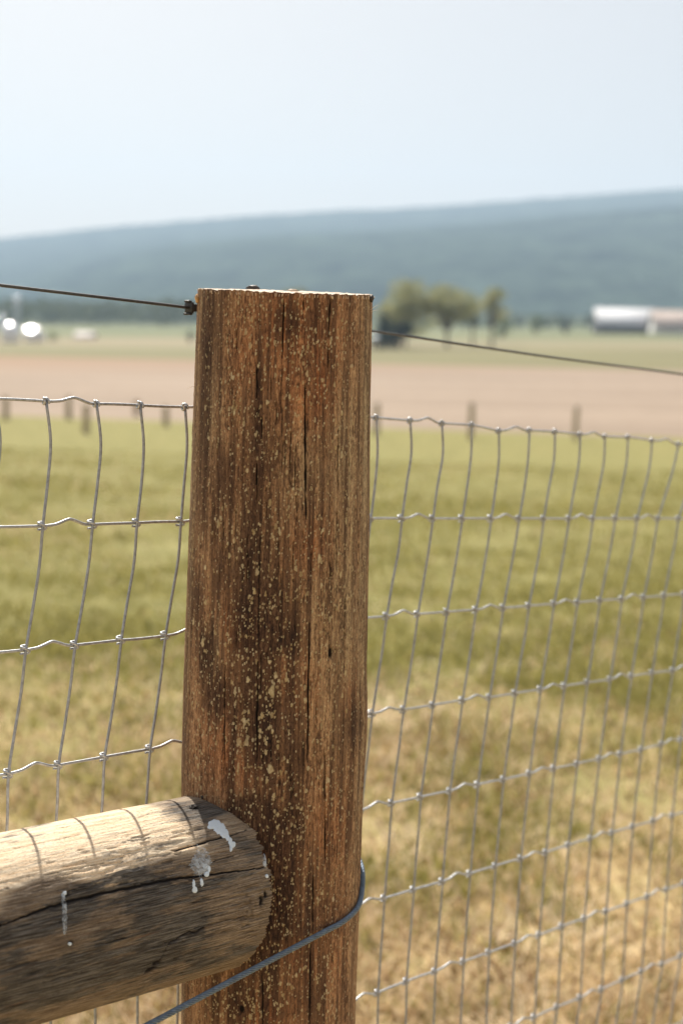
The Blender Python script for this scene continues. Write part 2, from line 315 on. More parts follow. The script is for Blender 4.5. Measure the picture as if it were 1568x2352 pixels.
    # broad staining (the wood's own colour) and the shade of the rail-end gap painted in, laid out round the log
    SA = [(590, 1250, 45, 150, .35), (600, 1420, 60, 90, .62), (470, 1500, 32, 60, .55), (640, 1470, 45, 40, .5), (600, 1640, 60, 140, .5), (455, 1380, 22, 80, .35), (620, 1720, 40, 80, .38), (600, 1900, 70, 60, .62),
          (636, 2030, 34, 170, .95), (575, 1865, 40, 40, .8), (690, 2100, 50, 200, .25), (500, 1600, 40, 60, .42), (590, 930, 22, 130, .38), (490, 780, 40, 120, .30), (525, 880, 22, 60, .2), (470, 1000, 30, 200, .2), (520, 1090, 34, 90, .3),  # starts with the painted shade in the gap beside the rail end
          (680, 740, 50, 40, .30), (640, 1740, 60, 60, .28), (810, 1660, 34, 60, .35), (560, 2300, 80, 60, .35), (700, 2300, 60, 60, .15), (480, 1180, 40, 80, .22), (740, 1240, 60, 120, .1), (590, 2200, 30, 60, .5),
          (590, 1050, 30, 90, .35), (530, 1300, 50, 90, .25)]
    RA = [(690, 780, 90, 110, 1.), (720, 900, 60, 80, 1.), (560, 800, 40, 90, .55), (720, 1250, 50, 60, .85), (540, 1440, 60, 60, .7), (680, 1560, 60, 90, .75), (640, 2000, 50, 120, .8), (760, 1900, 60, 100, .6),
          (800, 1600, 40, 60, .8), (600, 2320, 90, 60, .8), (540, 1750, 80, 70, .6), (610, 720, 60, 40, .6), (500, 1700, 50, 120, .5), (690, 2200, 60, 100, .6), (770, 2200, 50, 150, .45)]
    GA = [(840, 1100, 36, 700, 1.), (800, 1050, 50, 180, .8), (700, 1100, 60, 100, .55), (445, 1100, 26, 600, .75), (480, 900, 40, 300, .55), (490, 1480, 24, 90, .7), (790, 1400, 60, 260, .8), (820, 1900, 30, 400, .5), (420, 2300, 16, 100, .8), (720, 1500, 70, 200, .3), (560, 1250, 60, 100, .25)]
    def field(L):
        out = np.zeros_like(PH)
        for x, y, sx, sy, k in L:
            a, z = px_post(min(max(x, 440 - (y - 690) * .014), 846 - (y - 690) * .014), y)
            g = k * np.exp(-((PH - a) / (sx / 200.)) ** 2 - ((Z - z) / (sy * .00037)) ** 2); out = np.maximum(out, g) + .35 * np.minimum(out, g)
        return out
    st, rd, gr = field(SA), field(RA), field(GA)
    cyl = np.stack([PH * .078 + 1, Z, 0 * Z], -1).reshape(-1, 3)
    i = np.arange(nz - 1)[:, None] * nph; j = np.arange(nph)[None]; j2 = (j + 1) % nph
    Fq = np.stack([i + j, i + j2, i + nph + j2, i + nph + j], -1).reshape(-1, 4)
    nseg = nph; base = len(V); caps = []; rings = [.985, .93, .8, .6, .4, .2, .05]; lastV = V[-nph:]; ctr = A([post_x(1.43), YC, 1.4305 ]); faces2 = []; prev = np.arange(base - nph, base); vs = []
    for q, f in enumerate(rings):
        P = lastV * f + ctr * (1 - f); P[:, 2] = 1.4303 + .042 * (P[:, 1] - YC) - .012 * (P[:, 0] - XC) + .0007 * vn(P[:, 0] * 300 + 50, P[:, 1] * 300, 31) + .0005 * vn(P[:, 0] * 60 + 50, P[:, 1] * 900, 32)
        if q == 0: P[:, 2] = .5 * P[:, 2] + .5 * lastV[:, 2]
        vs.append(P); cur = base + q * nph + np.arange(nph); faces2.append(np.stack([prev, np.roll(prev, -1), np.roll(cur, -1), cur], -1)); prev = cur
    vs.append(ctr[None] ); c = base + len(rings) * nph; tri = np.stack([prev, np.roll(prev, -1), np.full(nph, c)], -1)
    V2 = np.vstack([V] + vs); ex = len(V2) - len(V)
    pad = lambda a: np.concatenate([a.ravel(), np.zeros(ex)])
    cyl = np.vstack([cyl, V2[len(V):]])
    F2 = np.vstack(faces2); mi = np.concatenate([np.zeros(len(Fq)), np.ones(len(F2)), np.ones(len(tri))])
    root = empty('fence_post', (XC, YC, 0)); 
    tag(root, 'big round wooden post in the foreground, bark-brown with cream lichen specks and cracks', 'fence post')
    o = link_mesh('post_shaft', V2 - A([XC, YC, 0]), [np.vstack([Fq, F2]), tri], [MAT['post'], MAT['cut']], root, True,
                  dict(cyl=cyl, crack=pad(crack), lichen=pad(lich), lt=pad(lt), stain_gap=pad(st), red=pad(rd), grey=pad(gr)), mi)
    # the checker attribute order: quads first
    return root
POST = build_post()
def shift(V): return np.asarray(V) - A([XC, YC, 0])
def post_bits():
    rg = np.random.default_rng(5)
    def chip(px, py, size, seed, mat, name, outw):
        a, z = px_post(px, py); r = float(post_r(z)) + outw; c = A([post_x(z) + r * sin(a), YC - r * cos(a), z]); m = MB(); m.add(*blob(c, size, 8, 6, .35, seed)); m.V = [shift(q) for q in m.V]; return m.build(name, mat, POST)
    chip(457, 686, (.0022, .004, .0034), 2, MAT['chip'], 'wood_splinter', .0015); chip(851, 686, (.0018, .003, .0026), 4, MAT['nail'], 'wood_splinter', .0005)
    # bits lying on the sawn top
    for (x, y, Y, sz, mat, sd) in ((582, 663, 1.275, (.0062, .004, .0024), MAT['nail'], 8), (672, 669.5, 1.262, (.0045, .003, .0012), MAT['cut'], 9)):
        r = ray(x, y); P = CAM + r * (Y / r[1]); z = 1.4303 + .042 * (Y - YC) - .012 * (P[0] - XC); m = MB(); m.add(*blob((P[0], Y, z + sz[2] * .7), sz, 12, 7, .18, sd)); m.V = [shift(q) for q in m.V]; m.build('wood_chip', mat, POST)
    # raised fibres along the sawn rim and at the edges
    m = MB()
    for k in range(60):
        a = rg.uniform(-1.7, 1.7); z = 1.4285 + .030 * (-.073 * cos(a)) - .012 * .073 * sin(a); r = .0735 + rg.uniform(-.0002, .0006); P = A([post_x(z) + r * sin(a), YC - r * cos(a), z - .0015])
        L = rg.uniform(.0006, .0022); d = A([sin(a) * rg.uniform(.0, .8) + rg.normal() * .4, -cos(a) * rg.uniform(0, .8), rg.uniform(.2, 1.)]); d /= np.linalg.norm(d)
        m.add(*sweep([P, P + d * L * .6 + A([0, 0, .0015]), P + d * L + A([0, 0, .0015])], [.00035, .00025, .00006], 4))
    for (x, y, L, dx, dz) in ((853, 712, .008, 1, .7), (854, 716, .007, 1, .25), (446, 885, .008, -1, -.5), (838, 1660, .004, 1, .2), (449, 1060, .003, -1, .2)):
        a, z = px_post(x - 3 * dx, y); r = float(post_r(z)); P = A([post_x(z) + r * sin(a), YC - r * cos(a), z]); d = A([dx, -.2, dz]); d /= np.linalg.norm(d); m.add(*sweep([P, P + d * L * .5 + A([0, 0, .0004]), P + d * L], [.0002, .00016, .00005], 4))
    m.V = [shift(q) for q in m.V]; m.build('torn_fibres', MAT['cut'], POST)['kind'] = 'stuff'
post_bits()

# ================================================================== FENCE PLANE
FM, FY0 = 1.06, 1.39; U = A([1, FM, 0]) / math.hypot(1, FM); NR = A([U[1], -U[0], 0])      # U along the fence (away to the right), NR towards the camera side
def fp(s, z, off=0.):
    X = (s - FY0 * U[1]) / (U[0] + FM * U[1]); return A([X, FY0 + FM * X, z]) + NR * off
MESH_ROWS = [
 [(-781,13763),(-328,13744),(127,13725),(583,13704),(1042,13683),(1503,13661),(1966,13639),(2431,13615),(2898,13591),(3367,13566),(3838,13540),(4309,13514),(4780,13487),(5247,13460),(5708,13433),(6162,13406),(6638,13377),(7133,13345),(7587,13324),(8082,13299),(8584,13264),(9117,13224),(9620,13193),(10084,13169),(10573,13136),(11093,13093),(11606,13048),(12113,13014),(12595,12934),(13167,12919),(13666,12888),(14186,12837),(14716,12793),(15236,12765),(15802,12702),(16454,12627),(16953,12589),(17413,12559),(17911,12520),(18428,12475),(18954,12428),(19486,12381),(20022,12332),(20561,12282),(21102,12231),(21646,12180),(22192,12127),(22741,12074),(23291,12021),(23844,11966),(24398,11911),(24955,11855),(25514,11798),(26074,11741),(26637,11682),(27202,11623),(27769,11564),(28338,11503),(28909,11442),(29482,11380)],
 [(-882,12776),(-434,12757),(16,12737),(468,12717),(923,12696),(1379,12674),(1838,12652),(2298,12628),(2761,12604),(3227,12579),(3695,12553),(4166,12526),(4640,12498),(5120,12468),(5609,12437),(6110,12405),(6597,12373),(7089,12345),(7553,12320),(8040,12292),(8519,12259),(8986,12227),(9485,12194),(10014,12158),(10521,12121),(11001,12083),(11499,12043),(11996,12003),(12507,11963),(13028,11921),(13508,11883),(14021,11842),(14532,11801),(15027,11762),(15530,11722),(16033,11682),(16551,11640),(17074,11593),(17595,11544),(18121,11495),(18650,11447),(19183,11398),(19717,11349),(20253,11299),(20791,11248),(21332,11197),(21874,11144),(22418,11091),(22964,11037),(23512,10983),(24062,10928),(24614,10872),(25168,10815),(25724,10758),(26282,10700),(26843,10641),(27405,10581),(27969,10521),(28536,10460),(29104,10398)],
 [(-946,11778),(-503,11759),(-57,11740),(390,11720),(840,11699),(1292,11677),(1746,11654),(2202,11631),(2661,11607),(3122,11582),(3586,11556),(4053,11528),(4523,11500),(4997,11471),(5474,11440),(5955,11409),(6431,11378),(6914,11347),(7391,11321),(7878,11290),(8357,11258),(8830,11227),(9316,11194),(9814,11158),(10312,11119),(10807,11082),(11302,11040),(11787,11000),(12294,10959),(12795,10919),(13287,10881),(13789,10843),(14283,10797),(14770,10761),(15268,10718),(15787,10677),(16292,10638),(16801,10600),(17324,10552),(17855,10503),(18386,10455),(18916,10406),(19449,10357),(19982,10307),(20517,10255),(21054,10204),(21592,10151),(22132,10098),(22674,10044),(23217,9990),(23763,9935),(24310,9879),(24859,9822),(25411,9765),(25964,9707),(26520,9648),(27078,9588),(27637,9528),(28199,9467),(28763,9405)],
 [(-973,10771),(-534,10752),(-94,10733),(349,10712),(794,10692),(1241,10670),(1691,10647),(2142,10624),(2596,10600),(3052,10575),(3510,10549),(3970,10522),(4430,10495),(4890,10467),(5345,10439),(5797,10412),(6262,10382),(6748,10352),(7220,10325),(7714,10295),(8193,10261),(8681,10225),(9169,10189),(9656,10153),(10140,10118),(10627,10082),(11120,10037),(11605,9998),(12114,9962),(12602,9912),(13088,9875),(13592,9834),(14087,9796),(14577,9758),(15090,9711),(15587,9673),(16091,9633),(16616,9583),(17129,9540),(17641,9503),(18162,9457),(18690,9407),(19219,9356),(19750,9305),(20281,9253),(20814,9201),(21348,9148),(21884,9095),(22421,9041),(22960,8986),(23501,8931),(24043,8875),(24588,8819),(25135,8762),(25684,8704),(26234,8645),(26787,8586),(27342,8525),(27899,8464),(28458,8403)],
 [(-963,9753),(-529,9734),(-93,9715),(345,9695),(785,9674),(1228,9653),(1672,9630),(2119,9607),(2567,9583),(3018,9559),(3471,9533),(3925,9507),(4380,9480),(4835,9452),(5290,9424),(5748,9395),(6212,9366),(6682,9337),(7155,9307),(7631,9276),(8108,9243),(8587,9209),(9064,9176),(9542,9142),(10018,9110),(10493,9081),(10976,9047),(11448,9006),(11949,8961),(12451,8922),(12933,8878),(13440,8840),(13939,8796),(14438,8750),(14933,8710),(15421,8674),(15922,8631),(16424,8601),(16930,8562),(17446,8512),(17974,8454),(18503,8399),(19031,8345),(19558,8292),(20085,8240),(20613,8187),(21142,8135),(21673,8081),(22205,8027),(22740,7973),(23276,7918),(23814,7862),(24354,7806),(24896,7749),(25440,7691),(25986,7632),(26534,7573),(27084,7513),(27637,7452),(28191,7390)],
 [(-916,8725),(-487,8707),(-56,8688),(378,8668),(813,8647),(1251,8626),(1691,8603),(2132,8580),(2576,8557),(3022,8532),(3470,8507),(3920,8481),(4371,8454),(4824,8427),(5279,8398),(5736,8370),(6196,8340),(6658,8311),(7124,8280),(7591,8249),(8060,8217),(8529,8185),(8998,8152),(9468,8120),(9941,8087),(10419,8052),(10901,8015),(11379,7979),(11872,7933),(12369,7891),(12842,7857),(13339,7817),(13852,7760),(14327,7731),(14816,7694),(15318,7647),(15813,7610),(16319,7565),(16818,7519),(17331,7471),(17853,7421),(18372,7370),(18891,7318),(19410,7267),(19930,7215),(20452,7163),(20975,7110),(21501,7057),(22028,7004),(22557,6949),(23088,6894),(23621,6839),(24157,6782),(24694,6725),(25233,6668),(25775,6609),(26318,6550),(26863,6490),(27411,6429),(27961,6368)],
 [(-832,7688),(-408,7669),(19,7650),(448,7630),(879,7610),(1311,7588),(1746,7566),(2183,7543),(2622,7520),(3064,7495),(3507,7470),(3952,7444),(4399,7418),(4848,7391),(5299,7363),(5752,7334),(6208,7305),(6665,7275),(7124,7244),(7585,7213),(8047,7182),(8510,7150),(8973,7117),(9436,7084),(9900,7050),(10368,7013),(10844,6976),(11308,6949),(11800,6906),(12309,6859),(12783,6818),(13293,6773),(13787,6728),(14271,6692),(14770,6650),(15272,6599),(15768,6559),(16279,6514),(16778,6472),(17254,6431),(17764,6382),(18281,6330),(18793,6279),(19304,6229),(19816,6179),(20330,6128),(20847,6076),(21366,6023),(21888,5970),(22412,5916),(22938,5861),(23466,5805),(23996,5749),(24529,5692),(25064,5634),(25600,5576),(26139,5517),(26680,5457),(27223,5396),(27768,5335)],
 [(-711,6640),(-291,6622),(131,6603),(555,6583),(981,6562),(1409,6541),(1839,6519),(2271,6496),(2706,6473),(3142,6449),(3581,6424),(4021,6398),(4464,6371),(4908,6344),(5355,6316),(5803,6288),(6254,6259),(6706,6229),(7161,6198),(7617,6167),(8074,6135),(8532,6103),(8991,6071),(9451,6037),(9913,6003),(10377,5968),(10846,5933),(11320,5896),(11802,5856),(12289,5814),(12780,5768),(13275,5720),(13761,5676),(14242,5643),(14758,5589),(15255,5535),(15757,5501),(16232,5467),(16765,5397),(17266,5360),(17763,5314),(18247,5271),(18737,5227),(19234,5180),(19737,5132),(20244,5082),(20754,5031),(21268,4979),(21784,4926),(22303,4872),(22824,4817),(23348,4762),(23873,4706),(24401,4649),(24931,4591),(25463,4533),(25997,4474),(26533,4414),(27071,4353),(27611,4292)],
 [(-727,5629),(-312,5611),(105,5592),(525,5572),(946,5552),(1369,5531),(1795,5509),(2222,5486),(2652,5463),(3084,5439),(3518,5414),(3953,5388),(4391,5362),(4831,5335),(5273,5307),(5717,5279),(6163,5249),(6611,5220),(7060,5189),(7512,5158),(7965,5126),(8420,5094),(8876,5060),(9334,5027),(9795,4992),(10258,4957),(10724,4920),(11194,4882),(11669,4843),(12147,4801),(12629,4758),(13112,4715),(13595,4672),(14081,4629),(14573,4584),(15066,4539),(15558,4495),(16052,4451),(16551,4403),(17049,4355),(17543,4310),(18033,4265),(18523,4219),(19017,4173),(19515,4124),(20017,4074),(20523,4024),(21032,3972),(21543,3919),(22057,3865),(22574,3811),(23092,3756),(23613,3700),(24136,3643),(24661,3585),(25188,3527),(25718,3468),(26249,3408),(26783,3348),(27318,3287)],
 [(-743,4619),(-333,4601),(80,4582),(494,4562),(911,4542),(1330,4521),(1751,4499),(2174,4476),(2598,4453),(3025,4429),(3455,4404),(3886,4379),(4319,4352),(4754,4326),(5191,4298),(5631,4269),(6072,4240),(6515,4210),(6961,4180),(7408,4149),(7857,4117),(8308,4084),(8761,4050),(9216,4016),(9673,3981),(10133,3946),(10595,3909),(11060,3871),(11529,3832),(11999,3792),(12473,3751),(12949,3710),(13427,3667),(13908,3624),(14390,3581),(14875,3537),(15361,3492),(15849,3447),(16338,3401),(16828,3355),(17317,3309),(17807,3262),(18299,3215),(18792,3167),(19289,3118),(19788,3068),(20290,3017),(20794,2965),(21302,2912),(21811,2859),(22323,2804),(22837,2749),(23353,2693),(23871,2637),(24392,2579),(24914,2521),(25439,2462),(25965,2403),(26494,2342),(27025,2281)],
 [(-759,3608),(-353,3590),(55,3571),(464,3552),(876,3532),(1290,3511),(1706,3489),(2125,3466),(2545,3443),(2967,3419),(3392,3395),(3818,3369),(4247,3343),(4677,3316),(5110,3288),(5544,3260),(5981,3231),(6420,3201),(6861,3171),(7303,3139),(7748,3107),(8195,3074),(8644,3041),(9095,3007),(9548,2972),(10004,2936),(10461,2899),(10922,2862),(11384,2823),(11849,2784),(12317,2744),(12786,2703),(13258,2661),(13732,2619),(14208,2576),(14686,2532),(15166,2488),(15648,2443),(16131,2398),(16615,2352),(17101,2305),(17588,2258),(18077,2210),(18569,2161),(19062,2112),(19558,2062),(20056,2011),(20557,1959),(21060,1906),(21565,1852),(22072,1798),(22581,1743),(23093,1687),(23606,1631),(24122,1573),(24640,1515),(25160,1456),(25681,1397),(26206,1337),(26732,1275)],
 [(-775,2598),(-374,2580),(29,2561),(434,2541),(842,2521),(1251,2500),(1662,2479),(2076,2456),(2491,2433),(2909,2409),(3329,2385),(3750,2359),(4174,2333),(4600,2307),(5028,2279),(5458,2251),(5890,2222),(6324,2192),(6760,2161),(7199,2130),(7639,2098),(8081,2065),(8526,2032),(8972,1998),(9421,1963),(9872,1927),(10325,1890),(10780,1853),(11238,1815),(11698,1776),(12160,1736),(12624,1696),(13090,1654),(13558,1613),(14029,1570),(14501,1527),(14975,1483),(15451,1438),(15929,1393),(16409,1347),(16891,1300),(17374,1252),(17860,1204),(18348,1155),(18837,1106),(19329,1055),(19823,1004),(20319,952),(20818,899),(21318,846),(21821,792),(22325,737),(22832,681),(23341,624),(23852,567),(24365,509),(24880,451),(25398,391),(25917,331),(26438,270)],
]
KN = {(i - 16, j): (a * 1e-4, b * 1e-4) for j, rw in enumerate(MESH_ROWS) for i, (a, b) in enumerate(rw)}
def make_mesh_fence():
    root = empty('wire_fence', tuple(fp(1.0, .0))); base = A(root.location)
    tag(root, 'galvanised woven wire mesh fence with wrapped knots running behind the big post', 'wire fence')
    rg = np.random.default_rng(21); WR = .00124
    I0, I1, NJ = -16, 43, 12
    for j in range(NJ):
        pts = []
        for i in range(I0, I1):
            a, b = A(KN[(i, j)]), A(KN[(i + 1, j)]); kink = (i % 3 == 0)
            if kink: prof = [(0, 0), (.10, .0001), (.28, .0009), (.44, .0031), (.53, .0043), (.60, .0043), (.72, .0026), (.86, .0005)]
            else: e = rg.normal() * .0002; prof = [(0, 0), (.3, e), (.7, e)]
            k = rg.uniform(.85, 1.15) if kink else 1
            for t, h in prof: q = a + (b - a) * t; pts.append(fp(q[0], q[1] + h * k, 0))
        pts.append(fp(*KN[(I1, j)])); pts = catmull(pts, 3)
        V, f = sweep(pts - base, WR, 10); link_mesh('line_wire', V, f, MAT['galv'], root)
    for i in range(I0, I1 + 1):
        pts = []
        for j in range(NJ):
            q = A(KN[(i, j)]); pts.append(fp(q[0], q[1] - (.0005 if j == 0 else 0), .0021 if j else .0012))
            if j < NJ - 1:
                w_ = A(KN[(i, j + 1)]); bow = (.0048, .0026, .0018, .001)[min(j, 3)]
                for t in (.33, .66):
                    p_ = q + (w_ - q) * t; pts.append(fp(p_[0] + bow * rg.uniform(.7, 1.25) * (1.1 if t < .5 else .75), p_[1], .0012))
        pts = catmull(pts, 5); V, f = sweep(pts - base, WR * .98, 10); link_mesh('stay_wire', V, f, MAT['galv2'], root)
    # knots
    def knot_mesh(top):
        if not top: P = A([(3.3, 2.9, -.2), (1.6, 3.2, -1.5), (0, 3.1, -1.7), (-2, 3.0, -1.2), (-3.4, 2.7, .4), (-2.7, 2.2, 2.3), (-.6, 1.5, 3.5), (1.6, .2, 3.3), (3.3, -1.4, 2.2), (3.5, -2.7, .6), (2.2, -3.3, -1.0), (0, -3.2, -1.6), (-2., -3., -1.1), (-3.5, -2.8, .5)]) * 1e-3; r = .00098
        else:
            P = []
            for k in range(17):
                a = -1.9 + k * .47; P.append((2.2 - k * .31, 2.35 * sin(a + 1.2) * (1.15 if k > 13 else 1), 2.35 * cos(a + 1.2) * (1.15 if k > 13 else 1)))
            P.append((-3.9, P[-1][1] + 1.5, P[-1][2] + .9)); P = A(P) * 1e-3; r = .00105
        return catmull(P, 3), r
    kp = {}
    cands = []
    for (i, j), q in KN.items():
        c = fp(q[0], q[1], 0); d = c - CAM; z = d @ fwd; x = 784 + F * (d @ rgt) / z; y = 1176 - F * (d @ upv) / z
        hid = (427 < x < 838 and y > 690) or (x < 440 and 1850 - .2 * x * 0 < y < 2360 and y > 1910 - .18 * x and y < 2380 - .29 * x) or (x < 440 and y > 1900)
        vis = -10 < x < 1578 and y < 2362 and y > 0 and z > 0 and not hid
        cands.append((not vis, z, i, j))
    cands.sort(); rest = MB(); cnt = 0; stash = []
    for nv, z, i, j in cands:
        P, r = knot_mesh(j == 0); q = KN[(i, j)]
        if (i + 1, j) in KN: e = A(KN[(i + 1, j)]) - A(q)
        else: e = A(q) - A(KN[(i - 1, j)])
        e = e / np.linalg.norm(e); ux = fp(q[0] + e[0], q[1] + e[1]) - fp(*q); ux /= np.linalg.norm(ux); vz = np.cross(NR, ux); vz = vz if vz[2] > 0 else -vz
        jit = rg.normal(0, .07); ux2 = ux * cos(jit) + vz * sin(jit); vz2 = np.cross(NR, ux2); vz2 = vz2 if vz2[2] > 0 else -vz2
        P = P * rg.uniform(.92, 1.1); W = fp(*q) + P[:, :1] * ux2 + P[:, 1:2] * vz2 + P[:, 2:3] * NR * 1.0
        V, f = sweep(W - base, r, 8)
        if not nv and cnt < 100: link_mesh('knot', V, f, MAT['galv'], root); cnt += 1
        else: rest.add(V, f)
    o = rest.build('knot_row', MAT['galv'], root); o['kind'] = 'stuff'
make_mesh_fence()

# ================================================================== TOP STRAND + INSULATOR
def strand():
    off = -.012; P = []
    for s, z in ((.05, 1.4665), (.35, 1.4455), (.6300, 1.42799), (.8215, 1.41610), (.94, 1.4078), (1.0611, 1.39959), (1.35, 1.3760), (1.6707, 1.35265), (2.6, 1.283)): P.append(fp(s, z, off))
    V, f = sweep(catmull(P, 24), .00135, 10); o = link_mesh('fence_strand', V, f, MAT['dark']); tag(o, 'single dark smooth wire stretched above the mesh, clipped to the top of the big post', 'wire')
    # black insulator nailed to the back of the post
    s0 = fp(0, 0)[0]; c = fp(.8235, 1.4160, off); ax = A([U, NR, [0, 0, 1]]); m = MB()
    m.add(*box(c + U * .012, (.022, .009, .0068), ax)); m.add(*box(c - U * .0005, (.0025, .0105, .0098), ax)); m.add(*box(c + U * .024, (.003, .013, .0125), ax)); m.add(*box(c + NR * .008 + U * .014, (.016, .012, .006), ax))
    m.add(*box(c + A([0, 0, .0055]) - U * .002, (.004, .007, .0018), ax)); m.add(*box(c - A([0, 0, .0055]) - U * .002, (.004, .009, .0018), ax))
    m.V = [shift(q) for q in m.V]; ins = m.build('insulator', MAT['plastic'], POST, False)
    bv = ins.modifiers.new('bevel', 'BEVEL'); bv.width = .0007; bv.segments = 2
strand()

# ================================================================== RAIL (horizontal brace log)
AZ = .8143; SLR = .08314; RZ, R0, TAP = .92516, .07393, -.0087
RD = A([-cos(AZ), -sin(AZ), SLR]); RD /= np.linalg.norm(RD); RP = A([-.055, 1.213, RZ])
RN = np.cross(RD, [0, 0, 1.]); RN /= np.linalg.norm(RN)
if RN[1] > 0: RN = -RN                                                       # towards the camera, horizontal
RU = np.cross(RD, RN); RU = RU if RU[2] > 0 else -RU
def rail_pt(a, th, off=0.):
    """a along the log from the post axis, th = angle from horizontal camera side (0) up over the top (pi/2)"""
    r = R0 + TAP * np.asarray(a) + off; a = np.asarray(a)[..., None]; r = np.asarray(r)[..., None]; th = np.asarray(th)[..., None]
    return RP + a * RD + r * (np.cos(th) * RN + np.sin(th) * RU)
def px_rail(x, y):
    r = ray(x, y); rn = r / np.linalg.norm(r)
    for t in np.arange(.7, 1.7, .0004):
        p = CAM + t * r; w_ = p - RP; a = w_ @ RD; v = w_ - a * RD
        if v @ v < (R0 + TAP * a) ** 2: return a, math.atan2(v @ RU, v @ RN)
    p = CAM + 1.25 * r; w_ = p - RP; a = w_ @ RD; return a, pi / 2 + .5
def log_off(AA, TH):
    return .0008 * vn(TH * 2 + 20, AA * 5, 44) + .0004 * vn(TH * 7 + 20, AA * 9, 45)
def build_rail():
    dense = np.arange(-1.5, 2.7, .011); th = np.concatenate([dense, np.linspace(dense[-1], 2 * pi - 1.5, 60)[1:-1]])
    A0 = .0705; ta = np.concatenate([np.arange(0, .42, .00085), np.linspace(.42, 2.3, 150)])
    TH, TA = np.meshgrid(th, ta); nz, nt_ = TH.shape
    end = A0 + .0012 * vn(TH * 22 + 30, TH * 0, 41) + .0018 * vn(TH * 60 + 30, TH * 0, 42) + .0014 * vn(TH * 130 + 30, TH * 0, 40) + .0022 * np.clip(vn(TH * 9 + 30, TH * 0 + 4, 43) - .2, 0, 1)
    AA = np.where(TA < .42, end + (TA) * (.42 + A0 - end) / .42, TA + A0); s = TH * R0
    off = log_off(AA, TH) + .00030 * vn(s * 430 + 200, AA * 26, 46) + .0002 * vn(s * 900 + 200, AA * 70, 47)
    # torn fibres on the upper flank and near the end
    for (x, y, sx, sth, k) in ((420, 1950, .03, .35, 1.), (340, 1990, .05, .3, .8), (250, 1990, .06, .3, .5), (590, 2110, .02, .4, 1.1), (560, 2050, .02, .3, .5), (150, 2060, .05, .25, .6)):
        a, t = px_rail(x, y); g = np.exp(-((AA - a) / sx) ** 2 - ((TH - t) / sth) ** 2); off += k * g * (.0005 * np.abs(vn(s * 500 + 200, AA * 60 + 9, 48)) - .0015 * ss(.35, .6, vn(s * 520 + 200, AA * 90 + 9, 49)))
    a, t = px_rail(575, 2100); g = np.exp(-((AA - a) / .016) ** 2 - ((TH - t) / .3) ** 2); off -= g * .0012 * ss(.3, .6, vn(s * 200 + 200, AA * 330 + 9, 50))
    # flattened, chipped underside near the end
    crack = np.zeros_like(TH)
    def path(L, wd, depth=1.):
        nonlocal crack
        q = [px_rail(x, y) for x, y in L]; q.sort(); aa = [p[0] for p in q]; tt = [p[1] for p in q]; c = np.interp(AA, aa, tt) + (.006 * vn(AA * 55, AA * 0 + wd * 9, 51) + .004 * vn(AA * 200, AA * 0 + 2, 52))
        m = (AA > aa[0]) & (AA < aa[-1]); u_ = (AA - aa[0]) / (aa[-1] - aa[0]); wid = wd * .001 * (.35 + .75 * np.clip(u_ * 2.5, 0, 1)) * np.clip((1 - u_) * 8, 0, 1) ** .5 if aa[-1] < .5 else wd * .001 * (.35 + .75 * np.clip(u_ * 4, 0, 1))
        crack = np.maximum(crack, np.where(m, np.clip(1.4 - np.abs(TH - c) * R0 / np.maximum(wid, 1e-5), 0, 1) * depth, 0))
    c0 = [px_rail(x, y) for x, y in ((4, 2125), (108, 2085))]
    path([(2, 2126), (108, 2085), (239, 2050), (366, 2024), (469, 2010), (540, 2000), (609, 1993)], .95)
    q = px_rail(2, 2126); 
    m = AA > q[0] - .001; c = q[1] + (AA - q[0]) * .15 + .006 * vn(AA * 20, AA * 0 + 5, 53); crack = np.maximum(crack, np.where(m & (AA < 1.9), np.clip(1.4 - np.abs(TH - c) * R0 / .0012, 0, 1), 0))
    path([(389, 1957), (460, 1938), (520, 1922), (581, 1902)], .7, .8); path([(370, 1862), (300, 1880), (440, 1845)], .3, .5); path([(205, 1990), (100, 2010), (300, 1965)], .35, .5)
    path([(520, 2115), (590, 2100), (440, 2135)], .4, .6); path([(120, 1930), (20, 1950), (200, 1912)], .35, .5); path([(500, 2145), (410, 2165), (590, 2120)], .3, .5); path([(540, 1965), (480, 1985), (500, 1975)], .4, .5)
    rh = np.random.default_rng(17)
    for k in range(70):
        a_ = rh.uniform(.08, .42); t_ = rh.uniform(-.9, 1.7); L_ = rh.uniform(.008, .05); m = (AA > a_) & (AA < a_ + L_) ; uu = (AA - a_) / L_; c = t_ + .01 * vn(AA * 120, AA * 0 + k, 59) + (AA - a_) * rh.uniform(-.2, .2); wd = .0006 * rh.uniform(.3, 1.)
        crack = np.maximum(crack, np.where(m, np.clip(1.3 - np.abs(TH - c) * R0 / (wd * np.sqrt(np.clip(4 * uu * (1 - uu), .01, 1))), 0, 1) * rh.uniform(.25, .7), 0))
    # hole near the top, knot on the flank, gouge
    for (x, y, rx, ry, k) in ((446, 1853, .004, .0022, 1), (162, 2167, .002, .002, .6), (345, 2228, .0045, .0022, .9), (360, 2212, .004, .0018, .7), (600, 2070, .002, .0035, .8), (610, 2055, .0015, .003, .8), (150, 2055, .003, .0015, .8)):
        a, t = px_rail(x, y); d = np.hypot((AA - a) / rx, (TH - t) * R0 / ry) * (1 + .3 * vn(TH * 80 + 90, AA * 500, 54)); crack = np.maximum(crack, np.clip(1.5 - d, 0, 1) * k)
    # long curved bark scar below
    L = [px_rail(x, y) for x, y in ((340, 2235), (365, 2205), (385, 2170), (410, 2150), (470, 2135))]; aa = A([p[0] for p in L]); tt = A([p[1] for p in L]); o_ = np.argsort(aa); c = np.interp(AA, aa[o_], tt[o_]) + .03 * vn(AA * 160, AA * 0, 55)
    m = (AA > aa.min()) & (AA < aa.max()); stp = np.where(m, np.clip(1.3 - np.abs(TH - c) * R0 / .001, 0, 1) * .65, 0); crack = np.maximum(crack, stp)
